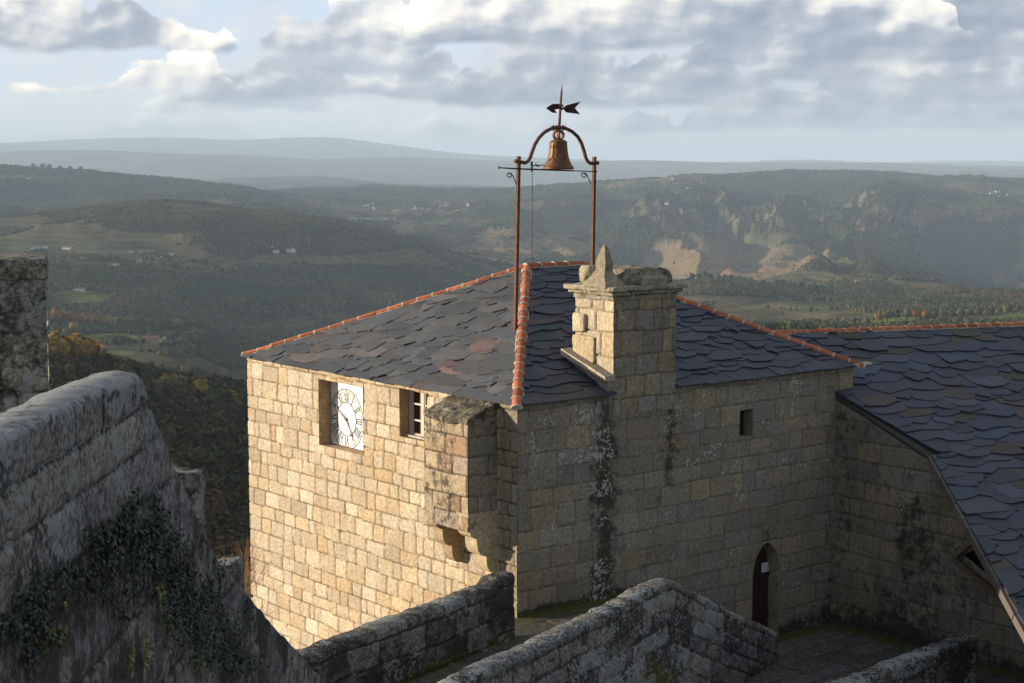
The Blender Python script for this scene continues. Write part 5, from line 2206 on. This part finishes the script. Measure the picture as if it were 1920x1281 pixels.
# right-hand flank: vineyards, scree, scrub
for a in ((1270, 500, 60, 40), (1340, 495, 60, 44), (1470, 488, 90, 26), (1440, 516, 80, 16), (1250, 470, 30, 16), (950, 470, 80, 22), (1030, 455, 60, 16), (935, 440, 50, 12), (760, 430, 26, 14), (1080, 470, 50, 16), (880, 470, 40, 10)):
    patch(*a, (0.20, 0.145, 0.085), 0.03, .9, nz=.45, rmin=4300, rmax=9000)
patch(1352, 500, 20, 30, (0.30, 0.15, 0.08), 0, .7, nz=.15, rmin=4300, rmax=9000)
patch(1530, 528, 55, 20, (0.135, 0.125, 0.062), .05, .9, nz=.15, rmin=3600, rmax=6500)
patch(1635, 534, 55, 20, (0.125, 0.125, 0.062), .05, .9, nz=.15, rmin=3600, rmax=6500)
patch(1840, 398, 80, 18, (0.17, 0.135, 0.08), .05, .9, rmin=5500)
patch(1830, 388, 60, 8, (0.12, 0.15, 0.05), .0, .9, rmin=5500)
patch(1610, 460, 11, 80, (0.18, 0.13, 0.085), .1, .8, nz=.15, rmin=5000)
patch(1800, 470, 110, 60, (0.028, 0.036, 0.024), 1, .85, rmin=5000)
# terraced slopes just beyond the roofs
for a in ((1450, 590, 130, 22), (1380, 578, 60, 10), (1300, 556, 60, 10), (1620, 606, 90, 12), (1760, 608, 120, 8)):
    patch(*a, (0.15, 0.125, 0.065), .05, .9, nz=.2, rmax=4000)
for a in ((1680, 600, 40, 7), (1530, 576, 70, 5), (1640, 586, 60, 5), (1900, 596, 40, 8)):
    patch(*a, (0.12, 0.165, 0.045), 0, .9, nz=.15, rmax=4000)
patch(1450, 548, 200, 10, (0.030, 0.042, 0.024), 1, .9, rmax=4600)
patch(1760, 575, 190, 16, (0.045, 0.05, 0.028), 1, .8, rmax=4600)
# near wood below the castle, in autumn
nearw = (R2_ < 1350) & (A2 < 0.25)
k_ = nearw * smooth(R2_, 60, 200)
lay((0.045, 0.040, 0.022), k_ * .95)
wood = wood * (1 - k_) + k_
# low country far away
farw = smooth(R2_, 11500, 15000)
lay((0.055, 0.065, 0.045), farw * .9)
lay((0.12, 0.11, 0.07), farw * smooth(fbm(TX / 700, TY / 260, 3, 630), .52, .62) * .8)
# rock on the bluffs
rk_ = smooth(cliff * (cr + .1), .42, .70) * smooth(n2, .40, .55)
lay(np.array((0.19, 0.16, 0.125)), rk_ * (.35 + .55 * smooth(n3, .4, .6)))
wood = wood * (1 - rk_)
# vineyard terraces and field strips
terr = .5 + .5 * np.sin(ZT * 2 * math.pi / 9.0 + n1 * 6)
vin = (1 - wood) * (R2_ > 1300) * (R2_ < 9000)
col *= (1 - .38 * vin * smooth(terr, .5, .9))[..., None]
col *= (0.72 + .56 * n3)[..., None]
# narrow lanes
for pts_, wd_ in (([(850, 474), (880, 482), (915, 487), (960, 492), (1010, 497)], 1.2), ([(170, 600), (60, 606)], .8), ([(85, 511), (140, 508), (230, 494), (330, 478), (290, 470), (240, 472)], .8),
                  ([(560, 403), (620, 409), (700, 411), (770, 409), (800, 404)], .9), ([(1400, 391), (1560, 390)], .8)):
    for (xa, ya), (xb, yb) in zip(pts_[:-1], pts_[1:]):
        dx, dy_ = xb - xa, yb - ya
        t = np.clip(((PXv - xa) * dx + (PYv - ya) * dy_) / (dx * dx + dy_ * dy_), 0, 1)
        dd = np.hypot(PXv - xa - t * dx, PYv - ya - t * dy_)
        kk = (dd < wd_) & (R2_ > 1300)
        col[kk] = (0.34, 0.30, 0.23)
        wood[kk] = 0
# canopy roughness of woods too far to stand as single trees
can = (fbm(TX / 16, TY / 16, 2, 640)) * 13 * wood * smooth(R2_, 5000, 6500) * (1 - smooth(R2_, 12000, 15000))
ZT = ZT + can
# visible from the terrace?
run = np.maximum.accumulate((ZT - 11.0) / np.maximum(R2_, 1), axis=1)
vis = ((ZT + 26 - 11.0) / np.maximum(R2_, 1)) >= run

Pt = np.column_stack([TX.ravel(), TY.ravel(), ZT.ravel()])
ft = grid_faces(nC_, nR_)


def terrain_mat():
    m, g, b = new_mat("land")
    c_ = g.node('ShaderNodeVertexColor', layer_name='Col').outputs[0]
    pos = g.node('ShaderNodeNewGeometry').outputs['Position']
    a = g.noise(pos, 0.05, 6, 0.75)
    k = g.m('ADD', g.m('MULTIPLY', a, 1.4), 0.3)
    kk = g.node('ShaderNodeCombineColor')
    for i in range(3):
        g.l.new(k, kk.inputs[i])
    g.put(b.inputs['Base Color'], g.mix(1.0, c_, kk.outputs[0], 'MULTIPLY'))
    b.inputs['Roughness'].default_value = 1.0
    b.inputs['Specular IOR Level'].default_value = 0.0
    bump_to(g, b, a, 0.8, 9.0)
    return m


land = build('land', Pt, ft, terrain_mat(), None, cols=col.reshape(-1, 3), smooth_=True)
tag(land, kind='structure')


def land_z(az, r_):
    i = np.interp(az, azc, np.arange(nC_))
    j = np.interp(r_, rk, np.arange(nR_))
    i0 = np.clip(np.floor(i).astype(int), 0, nC_ - 2)
    j0 = np.clip(np.floor(j).astype(int), 0, nR_ - 2)
    fi, fj = i - i0, j - j0
    z = (ZT[i0, j0] * (1 - fi) + ZT[i0 + 1, j0] * fi) * (1 - fj) + (ZT[i0, j0 + 1] * (1 - fi) + ZT[i0 + 1, j0 + 1] * fi) * fj
    return z, i0, j0


def az_xy(az, r_):
    return (CAM[0] + r_ * (np.sin(az) * RT[0] + np.cos(az) * F[0]), CAM[1] + r_ * (np.sin(az) * RT[1] + np.cos(az) * F[1]))


def spot(px, py, rmin=900, rmax=20000):
    """place on the land that is seen at px,py"""
    i0 = int(np.clip(np.searchsorted(azc, math.atan((px - 960) / (FPX * 1.0057))), 1, nC_ - 2))
    best = None
    # azimuth shifts slightly with height; scan the visible samples of nearby columns
    I = np.arange(max(0, i0 - 30), min(nC_, i0 + 30))
    sub = (np.abs(PXv[I] - px) < 2) & (R2_[I] > rmin) & (R2_[I] < rmax) & (((ZT[I] + .5 - 11) / R2_[I]) >= run[I])
    dd = np.where(sub, np.abs(pixel_y((ZT[I] - 11) / R2_[I], A2[I])[0] - py), 1e9)
    k = np.unravel_index(np.argmin(dd), dd.shape)
    i, j = I[k[0]], k[1]
    return np.array([TX[i, j], TY[i, j], ZT[i, j]]), R2_[i, j]


# ------------------------------------------------------------------ woods (one mass) built from single small crowns
def blob_mesh(kind, seed):
    r_ = random.Random(seed)
    if kind == 'far':       # 18 faces
        n, rings = 6, [(0.12, .45), (0.45, 1.0), (0.8, .62)]
    elif kind == 'pine':
        n, rings = 6, [(0.10, .75), (0.5, .62), (0.8, .30)]
    else:
        n, rings = 9, [(0.05, .35), (0.22, .85), (0.45, 1.05), (0.66, .92), (0.85, .55)]
    v = []
    for zz, rr in rings:
        for k in range(n):
            a = 2 * math.pi * (k + r_.uniform(-.3, .3)) / n
            q = rr * r_.uniform(.68, 1.25)
            v.append((q * math.cos(a) * .5, q * math.sin(a) * .5, zz + r_.uniform(-.07, .07)))
    v.append((r_.uniform(-.1, .1), r_.uniform(-.1, .1), 1.0))
    f = []
    for i in range(len(rings) - 1):
        for k in range(n):
            a, b = i * n + k, i * n + (k + 1) % n
            c_, d_ = a + n, b + n
            f += [(a, b, d_), (a, d_, c_)]
    t = len(v) - 1
    o_ = (len(rings) - 1) * n
    for k in range(n):
        f.append((o_ + k, o_ + (k + 1) % n, t))
    return np.array(v), np.array(f)


rng = np.random.default_rng(5)


def scatter(n, rmin, rmax, dens=1.0, amin=-0.36, amax=0.36, need=.5):
    az = rng.uniform(amin, amax, n)
    r_ = np.sqrt(rng.uniform(rmin ** 2, rmax ** 2, n))
    z, i0, j0 = land_z(az, r_)
    ok = vis[i0, j0] & (rng.uniform(0, 1, n) < np.clip(wood[i0, j0] - .12, 0, 1) * 1.15 * dens)
    return az[ok], r_[ok], z[ok], i0[ok], j0[ok]


def woods(name, sets, label, cat):
    V, Fc, Cc = [], [], []
    base = 0
    for (az, r_, z, i0, j0, kinds, hlo, hhi, pal, wid) in sets:
        x, y = az_xy(az, r_)
        n = len(az)
        shapes = [blob_mesh(k, 40 + i) for i, k in enumerate(kinds)]
        pick = rng.integers(0, len(shapes), n)
        h = rng.uniform(hlo, hhi, n) * (0.8 + .4 * fbm(x / 60, y / 60, 2, 90))
        w_ = h * rng.uniform(wid * .8, wid * 1.25, n)
        ang = rng.uniform(0, 6.28, n)
        pn = fbm(x / 120, y / 120, 3, 95)
        pal = np.array(pal)
        ci = np.clip(((pn - .25) * 2 + rng.normal(0, .22, n)) * len(pal), 0, len(pal) - 1).astype(int)
        cc = pal[ci] * rng.uniform(.6, 1.4, n)[:, None]
        for s, (sv, sf) in enumerate(shapes):
            k = np.where(pick == s)[0]
            if len(k) == 0:
                continue
            ca_, sa_ = np.cos(ang[k])[:, None], np.sin(ang[k])[:, None]
            vx = (sv[None, :, 0] * ca_ - sv[None, :, 1] * sa_) * w_[k][:, None] + x[k][:, None]
            vy = (sv[None, :, 0] * sa_ + sv[None, :, 1] * ca_) * w_[k][:, None] + y[k][:, None]
            vz = sv[None, :, 2] * h[k][:, None] + z[k][:, None] - .8
            V.append(np.stack([vx, vy, vz], -1).reshape(-1, 3))
            Fc.append((sf[None] + (np.arange(len(k)) * len(sv))[:, None, None]).reshape(-1, 3) + base)
            Cc.append(np.repeat(cc[k], len(sv), 0))
            base += len(k) * len(sv)
    V = np.vstack(V)
    o = build(name, V, np.vstack(Fc), M_FOL, None, cols=np.vstack(Cc), smooth_=False)
    tag(o, label, cat, kind='stuff')
    return o


M_FOL = attr_mat("foliage", 0.95, 0.6, .45, spec=.0)
PG = [(0.028, 0.044, 0.018), (0.038, 0.056, 0.022), (0.018, 0.030, 0.018), (0.045, 0.058, 0.026), (0.060, 0.056, 0.028), (0.085, 0.060, 0.030), (0.075, 0.058, 0.036)]
PN = [(0.060, 0.058, 0.024), (0.040, 0.048, 0.022), (0.085, 0.058, 0.024), (0.070, 0.045, 0.022), (0.050, 0.050, 0.024), (0.110, 0.075, 0.024), (0.055, 0.038, 0.022)]
sA = scatter(300000, 2000, 5000, 1.0)
sB = scatter(230000, 5000, 7600, 1.0)
sB2 = scatter(120000, 7600, 10500, 1.0)
sC = scatter(52000, 1300, 2300, 1.0)
print('trees', len(sA[0]), len(sB[0]), len(sB2[0]), len(sC[0]))
woods('far_woods', [(*sA, ['far', 'far', 'pine'], 5, 9, PG, .95), (*sB, ['far', 'pine'], 6, 11, PG[:5], 1.1), (*sB2, ['far', 'pine'], 8, 14, PG[:4], 1.3),
                    (*sC, ['far', 'far'], 5, 9, PG + PN[:2], .95)],
      'dense woods of oak and pine covering the hills beyond the castle', 'woodland')
# fuller trees for the slope just below the castle
az, r_, z, i0, j0 = scatter(60000, 180, 1330, 1.0, -.36, 0.12)
print('near', len(az))


def leafy(sets, name, label):
    """crowns made of many leaf clumps"""
    V, Fc, Cc = [], [], []
    base = 0
    az, r_, z = sets
    x, y = az_xy(az, r_)
    n = len(az)
    for i in range(n):
        h = rng.uniform(6.5, 11)
        w_ = h * rng.uniform(.38, .55)
        q = int(min(150, max(26, 42000 / r_[i])))
        d_ = rng.normal(0, 1, (q, 3))
        d_ /= np.linalg.norm(d_, axis=1)[:, None]
        rad = rng.uniform(.45, 1.0, q) ** .6
        lump = 1 + .28 * np.sin(d_[:, 0] * 5 + i) * np.cos(d_[:, 1] * 4 + 2 * i)
        c_ = d_ * (rad * lump)[:, None] * np.array([w_, w_, h * .42]) + np.array([x[i], y[i], z[i] + h * .58])
        s_q = h * .13 * rng.uniform(.6, 1.3, q) * (1.6 if q < 60 else 1.0)
        nn_ = d_ + rng.normal(0, .5, (q, 3))
        nn_ /= np.linalg.norm(nn_, axis=1)[:, None]
        t1 = np.cross(nn_, rng.normal(0, 1, (q, 3)))
        t1 /= np.linalg.norm(t1, axis=1)[:, None]
        t2 = np.cross(nn_, t1)
        P_ = np.stack([c_ + t1 * s_q[:, None], c_ + t2 * s_q[:, None] * .8, c_ - t1 * s_q[:, None] * .9, c_ - t2 * s_q[:, None]], 1).reshape(-1, 3)
        V.append(P_)
        Fc.append(np.arange(q * 4).reshape(q, 4) + base)
        base += q * 4
        pn = float(fbm(np.array([x[i] / 70]), np.array([y[i] / 70]), 2, 95)[0])
        cc = np.array(PN[int(np.clip((pn - .3) * 2.2 + rng.normal(0, .2), 0, .999) * len(PN))]) * rng.uniform(.7, 1.35)
        Cc.append(np.repeat(cc[None] * rng.uniform(.7, 1.35, q)[:, None], 4, 0))
    return build(name, np.vstack(V), np.vstack(Fc), M_FOL, None, cols=np.vstack(Cc))


tooclose = r_ > 180
# thin out by distance so the nearest ones do not pile up
keep = rng.uniform(0, 1, len(az)) < np.clip(9500.0 / max(1, len(az)), 0, 1)
o = leafy((az[keep & tooclose], r_[keep & tooclose], z[keep & tooclose]), 'autumn_wood', '')
tag(o, 'brown and dull green autumn wood filling the slope below the castle', 'woodland', kind='stuff')


# ------------------------------------------------------------------ single trees and houses in the valley
M_BARK = simple_mat("bark", (0.07, 0.055, 0.04), .9)


def tree_mesh(seed, col_):
    r_ = random.Random(seed)
    v, f, c_ = [], [], []
    for k in range(230):
        a, b = r_.uniform(0, 6.28), math.acos(r_.uniform(-.8, 1))
        d_ = np.array([math.sin(b) * math.cos(a), math.sin(b) * math.sin(a), math.cos(b)])
        q = r_.uniform(.4, 1) ** .5 * (1 + .25 * math.sin(3 * a + seed) * math.cos(2 * b))
        p = d_ * q * np.array([.40, .40, .38]) + np.array([0, 0, .60])
        s = r_.uniform(.05, .10)
        t1 = np.cross(d_, (r_.uniform(-1, 1), r_.uniform(-1, 1), r_.uniform(-1, 1)))
        t1 /= np.linalg.norm(t1) + 1e-6
        t2 = np.cross(d_, t1)
        b_ = len(v)
        v += [p + t1 * s, p + t2 * s, p - t1 * s, p - t2 * s]
        f.append((b_, b_ + 1, b_ + 2, b_ + 3))
        c_ += [np.array(col_) * r_.uniform(.65, 1.35)] * 4
    m1 = bpy.data.meshes.new('crown')
    m1.from_pydata([tuple(q) for q in v], [], f)
    at = m1.color_attributes.new('Col', 'FLOAT_COLOR', 'POINT')
    aa = np.ones((len(v), 4), np.float32)
    aa[:, :3] = np.array(c_)
    at.data.foreach_set('color', aa.ravel())
    m1.materials.append(M_FOL)
    mb = MB()
    mb.tube([(0, 0, -.05), (.01, 0, .25), (0, .01, .55)], [.035, .026, .012], 6)
    for k in range(5):
        a = k * 1.3
        mb.tube([(0, 0, .22 + .05 * k), (.16 * math.cos(a), .16 * math.sin(a), .45 + .06 * k)], [.014, .005], 4)
    m2 = bpy.data.meshes.new('trunk')
    m2.from_pydata(mb.v, [], mb.f)
    m2.materials.append(M_BARK)
    return m1, m2


TREE_KINDS = {
    'golden': tree_mesh(1, (0.26, 0.165, 0.035)), 'orange': tree_mesh(2, (0.22, 0.105, 0.03)), 'green': tree_mesh(3, (0.060, 0.080, 0.028)),
    'olive': tree_mesh(4, (0.11, 0.115, 0.04)), 'dark': tree_mesh(5, (0.028, 0.042, 0.020))}


def put_tree(px, py, h, kind_, label, group=None, rmin=900, rmax=20000, at=None):
    p, rr = spot(px, py, rmin, rmax)
    t = empty('tree', p, label, 'tree', group, rz=(px * 7.3) % 6.28)
    t.scale = (h * 1.05, h * 1.05, h)
    for nm, me in zip(('crown', 'trunk'), TREE_KINDS[kind_]):
        o_ = bpy.data.objects.new(nm, me)
        COL.objects.link(o_)
        o_.parent = t
    return t


TT = [(106, 610, 26, 'orange', 'large orange autumn tree right beside the stone pier, above the meadow'),
      (128, 634, 16, 'olive', 'round olive tree in the green meadow, left of the golden one'),
      (138, 628, 18, 'golden', 'golden round tree standing alone in the green valley meadow')]
for a in TT:
    put_tree(*a, rmin=1300, rmax=3400)
rt = random.Random(3)


ORD = 'first second third fourth fifth sixth seventh eighth ninth tenth eleventh twelfth thirteenth fourteenth fifteenth sixteenth seventeenth eighteenth nineteenth twentieth'.split()
ORD += ['twenty-' + w for w in ORD[:9]] + ['thirtieth'] + ['thirty-' + w for w in ORD[:9]]


def ordinal(k, n):
    if k == 0:
        return 'leftmost'
    if k == n - 1:
        return 'rightmost'
    if k > n // 2:
        return ORD[n - 1 - k] + ' from right,'
    return ORD[k] + ' from left,'


def row(pts_, n, hs, kinds_, label, group, rmin, rmax, jit=(3, 1.2)):
    L_ = [0]
    for a, b in zip(pts_[:-1], pts_[1:]):
        L_.append(L_[-1] + math.hypot(b[0] - a[0], b[1] - a[1]))
    up_ = label.split(' ', 1)
    for k in range(n):
        s = L_[-1] * (k + .5) / n
        px = np.interp(s, L_, [p[0] for p in pts_]) + rt.uniform(-jit[0], jit[0])
        py = np.interp(s, L_, [p[1] for p in pts_]) + rt.uniform(-jit[1], jit[1])
        put_tree(px, py, rt.uniform(*hs), rt.choice(kinds_), ordinal(k, n) + ' ' + label, group, rmin, rmax)


row([(88, 606), (130, 610), (205, 615)], 12, (13, 20), ['orange', 'orange', 'golden'], 'orange autumn tree above the valley meadow', 'orange trees above the valley meadow', 1300, 3400)
row([(210, 612), (260, 615), (345, 620)], 17, (13, 19), ['olive', 'green', 'olive'], 'olive green tree in the row behind the valley farmhouse', 'trees in the row behind the farmhouse', 1300, 3400)
row([(195, 644), (240, 650), (272, 647)], 11, (10, 15), ['green', 'dark', 'olive'], 'hedge tree left of the valley farmhouse', 'hedge trees left of the farmhouse', 1300, 3400)
row([(300, 655), (340, 650), (380, 638)], 9, (10, 16), ['green', 'olive', 'dark'], 'green tree right of the valley farmhouse', 'trees right of the farmhouse', 1300, 3400)
row([(88, 692), (120, 696), (176, 700)], 9, (15, 21), ['golden', 'orange', 'orange'], 'golden tree just above the castle wall', 'golden trees above the castle wall', 500, 1500)
row([(282, 748), (345, 762), (400, 772), (458, 776)], 14, (13, 19), ['golden', 'olive', 'golden', 'green'], 'yellow green tree at the near wood edge', 'yellow trees at the wood edge', 500, 1500)
row([(1290, 520), (1380, 528), (1460, 540), (1560, 556)], 22, (12, 20), ['dark', 'green', 'dark'], 'dark tree in the belt behind the slate roof', 'dark trees behind the slate roof', 1400, 4600)
row([(1640, 606), (1760, 600), (1910, 590)], 16, (10, 16), ['olive', 'orange', 'green'], 'tree along the lane above the chapel ridge', 'trees above the chapel ridge', 1000, 4000)
row([(50, 316), (130, 320), (160, 323)], 6, (20, 30), ['dark'], 'dark skyline pine on the upper left ridge', 'skyline pines on the upper left ridge', 6000, 9500)

M_HW = simple_mat("whitewash", (0.72, 0.70, 0.66), .9, var=.08, scale=.3)
M_HS = simple_mat("house_stone", (0.36, 0.29, 0.20), .9, var=.2, scale=.4)
M_HR = simple_mat("clay_roof", (0.30, 0.12, 0.07), .9, var=.25, scale=.4)
M_HG = simple_mat("grey_roof", (0.14, 0.14, 0.15), .9, var=.2, scale=.4)
M_HD = simple_mat("dark_glass", (0.04, 0.045, 0.05), .3)


def house_parts(w_, d_, h_, wallm, roofm):
    a = MB()
    a.box((-w_ / 2, -d_ / 2, -2), (w_ / 2, d_ / 2, h_))
    a.add([(-w_ / 2, -d_ / 2, h_), (-w_ / 2, d_ / 2, h_), (-w_ / 2, 0, h_ + d_ * .26)], [(0, 1, 2)])
    a.add([(w_ / 2, -d_ / 2, h_), (w_ / 2, d_ / 2, h_), (w_ / 2, 0, h_ + d_ * .26)], [(2, 1, 0)])
    b = MB()
    e = .5
    for sg in (-1, 1):
        p = [(-w_ / 2 - e, sg * (d_ / 2 + e), h_ - e * .5), (w_ / 2 + e, sg * (d_ / 2 + e), h_ - e * .5), (w_ / 2 + e, 0, h_ + d_ * .27), (-w_ / 2 - e, 0, h_ + d_ * .27)]
        b.prism(p, (0, 0, .22))
    for i in range(max(2, int(w_ / 3.4))):
        x = -w_ / 2 + (i + .5) * w_ / max(2, int(w_ / 3.4))
        for sg in (-1, 1):
            for z0 in ([1.0] if h_ < 4.5 else [1.0, 3.9]):
                a.box((x - .45, sg * d_ / 2 - .04, z0), (x + .45, sg * d_ / 2 + .04, z0 + 1.3), 1)
    out = []
    for nm, mb_, mt in (('wall', a, wallm), ('roof', b, roofm)):
        me = bpy.data.meshes.new(nm)
        me.from_pydata(mb_.v, [], mb_.f)
        me.materials.append(mt)
        if nm == 'wall':
            me.materials.append(M_HD)
            me.polygons.foreach_set('material_index', np.array(mb_.mi, np.int32))
        out.append((nm, me))
    return out


HK = {'white': house_parts(13, 8, 5.2, M_HW, M_HR), 'white_low': house_parts(20, 8, 3.4, M_HW, M_HG), 'stone': house_parts(15, 9, 6, M_HS, M_HR), 'big': house_parts(27, 13, 7.5, M_HS, M_HR),
      'red': house_parts(24, 12, 4, M_HS, M_HR), 'shed': house_parts(9, 6, 3, M_HW, M_HG), 'tall': house_parts(9, 8, 8, M_HW, M_HR)}


def put_house(px, py, kind_, label, group=None, rmin=1000, rmax=20000, s=1.0, rot=None):
    p, rr = spot(px, py, rmin, rmax)
    rz = (TH - math.pi / 2 + (rot if rot is not None else ((px * 3.7) % 1.0 - .5) * .9))
    t = empty('house', p, label, 'house', group, rz=rz)
    t.scale = (s, s, s)
    for nm, me in HK[kind_]:
        o_ = bpy.data.objects.new(nm, me)
        COL.objects.link(o_)
        o_.parent = t
    return t


put_house(281, 642, 'big', 'large stone farmhouse with clay roof in the sunlit valley meadow', rmin=1300, rmax=3400, s=.80, rot=.3)
for k_o, a in enumerate(((300, 641, 'white', .55), (309, 638, 'tall', .5), (317, 642, 'shed', .8), (268, 640, 'shed', .6))):
    put_house(a[0], a[1], a[2], ('white two storey outbuilding just right of', 'tall narrow outbuilding right of', 'lowest rightmost shed beside', 'small shed touching the left side of')[k_o] + ' the large valley farmhouse', 'outbuildings of the valley farm', 1300, 3400, a[3])
put_house(384, 758, 'red', 'left one of two red roofed sheds above the autumn wood', None, 1000, 3000, .55, .1)
put_house(409, 759, 'red', 'right one of two red roofed sheds above the autumn wood', None, 1000, 3000, .62, -.1)
for a, l_ in (((68, 467, 'white_low'), 'low white house at far left on the lower slope of the near hill'),
              ((84, 466, 'white'), 'white house right next to the low one at far left'),
              ((126, 467, 'white_low'), 'white house at the end of the lane on the left slope'),
              ((155, 486, 'shed'), 'small white shed alone below the left slope houses'),
              ((215, 498, 'white_low'), 'white farm building at the bend of the pale lane'),
              ((148, 546, 'white_low'), 'white farmhouse on the slope right of the stone pier'),
              ((53, 336, 'shed'), 'tiny white house near the top of the upper left ridge'),
              ((505, 467, 'white_low'), 'long white house, leftmost of the hamlet on the left hill'),
              ((516, 475, 'white'), 'white house below the long one in the hamlet on the left hill'),
              ((541, 470, 'white'), 'white house in the middle right of the hamlet on the left hill'),
              ((551, 472, 'tall'), 'rightmost white house of the hamlet on the left hill'),
              ((480, 471, 'shed'), 'little white shed left of the hamlet on the left hill'),
              ((1683, 590, 'white_low'), 'long white farmhouse above the chapel roof ridge'),
              ((1700, 594, 'white'), 'white house with garden right of the long farmhouse above the chapel ridge'),
              ((1746, 600, 'shed'), 'little white shed right of the farmhouses above the chapel ridge'),
              ((1608, 532, 'white'), 'white house on the round green knoll behind the chapel roof'),
              ((1650, 572, 'shed'), 'small white shed below the round green knoll')):
    put_house(*a, l_, None, 1300 if a[1] > 400 else 6000, 9500, s=.72 if a[1] > 560 else 1.0)
rv_ = random.Random(12)
vx = sorted([rv_.gauss(800, 42) for k in range(24)] + [rv_.uniform(670, 910) for k in range(10)])
for k in range(34):
    px = vx[k]
    py = 389 + rv_.gauss(0, 5.5)
    put_house(px, py, rv_.choice(['white', 'white', 'stone', 'white_low', 'tall']), ordinal(k, 34) + ' tiny house of the far village on the plateau',
              'houses of the far village', 6500, 11000, rv_.uniform(.8, 1.3))
vx = sorted(rv_.uniform(1230, 1370) for k in range(8))
for k in range(8):
    put_house(vx[k], 338 + rv_.gauss(15, 14), rv_.choice(['white', 'white_low', 'red']), ordinal(k, 8) + ' tiny house scattered on the plateau above the chimney', 'houses on the right plateau', 6500, 11000, 1.2)
vx = sorted(rv_.uniform(1760, 1900) for k in range(7))
for k in range(7):
    put_house(vx[k], 364 + rv_.gauss(0, 3), rv_.choice(['white', 'white_low']), ordinal(k, 7) + ' tiny house on the far plateau at the right edge', 'houses on the far right plateau', 6000, 11000, 1.2)

# bare twiggy tree between the castle wall and the clock house
tb = at_depth(438, 1140, 27)
BT = empty('bare_tree', (tb[0], tb[1], tb[2]), 'bare orange twigged tree top between the castle wall and the clock house', 'tree')
r = random.Random(8)
m = MB()


def twig(p, d_, L_, rad, lev):
    d_ = d_ / np.linalg.norm(d_)
    q = p + d_ * L_ * .5 + np.array([r.gauss(0, .04), r.gauss(0, .04), 0]) * L_
    e_ = p + d_ * L_
    m.tube([p, q, e_], [rad, rad * .8, rad * .5], 4, 0, (0.30, 0.15, 0.07))
    if lev > 0:
        for k in range(4 if lev > 1 else 5):
            nd = d_ + np.array([r.gauss(0, .33), r.gauss(0, .33), r.gauss(.12, .16)])
            s0_ = p + (e_ - p) * r.uniform(.35, 1)
            twig(s0_, nd, L_ * r.uniform(.5, .8), rad * .55, lev - 1)


for k in range(9):
    b_ = tb + RT * r.uniform(-.20, .18) + F * r.uniform(-.4, .4) - np.array([0, 0, .95])
    twig(b_, np.array([r.gauss(0, .15), r.gauss(0, .15), 1.0]), r.uniform(.7, 1.15), .011, 3)
m.build('branches', M_WOOD, BT, cols=True)
m = MB()
m.tube([tb - np.array([0, 0, 13]), tb - np.array([0, 0, 5]), tb - np.array([0, 0, .6])], [.14, .10, .05], 8, 0, (0.12, 0.09, 0.06))
m.build('trunk', M_WOOD, BT, cols=True)

# ------------------------------------------------------------------ the air
m = MB()
zlo = float(ZT.min()) - 3
m.box((CAM[0] - 46500, CAM[1] - 46500, zlo), (CAM[0] + 46500, CAM[1] + 46500, float(ZT.max()) + 30))
hm = bpy.data.materials.new('haze')
hm.use_nodes = True
g = NG(hm.node_tree)
g.n.clear()
out = g.node('ShaderNodeOutputMaterial')
pv = g.node('ShaderNodeVolumePrincipled')
pv.inputs['Color'].default_value = (0.62, 0.78, 0.98, 1)
pv.inputs['Density'].default_value = 4.7e-5
pv.inputs['Anisotropy'].default_value = 0.0
g.l.new(pv.outputs[0], out.inputs['Volume'])
hz = m.build('haze', hm, None)
tag(hz, kind='stuff')
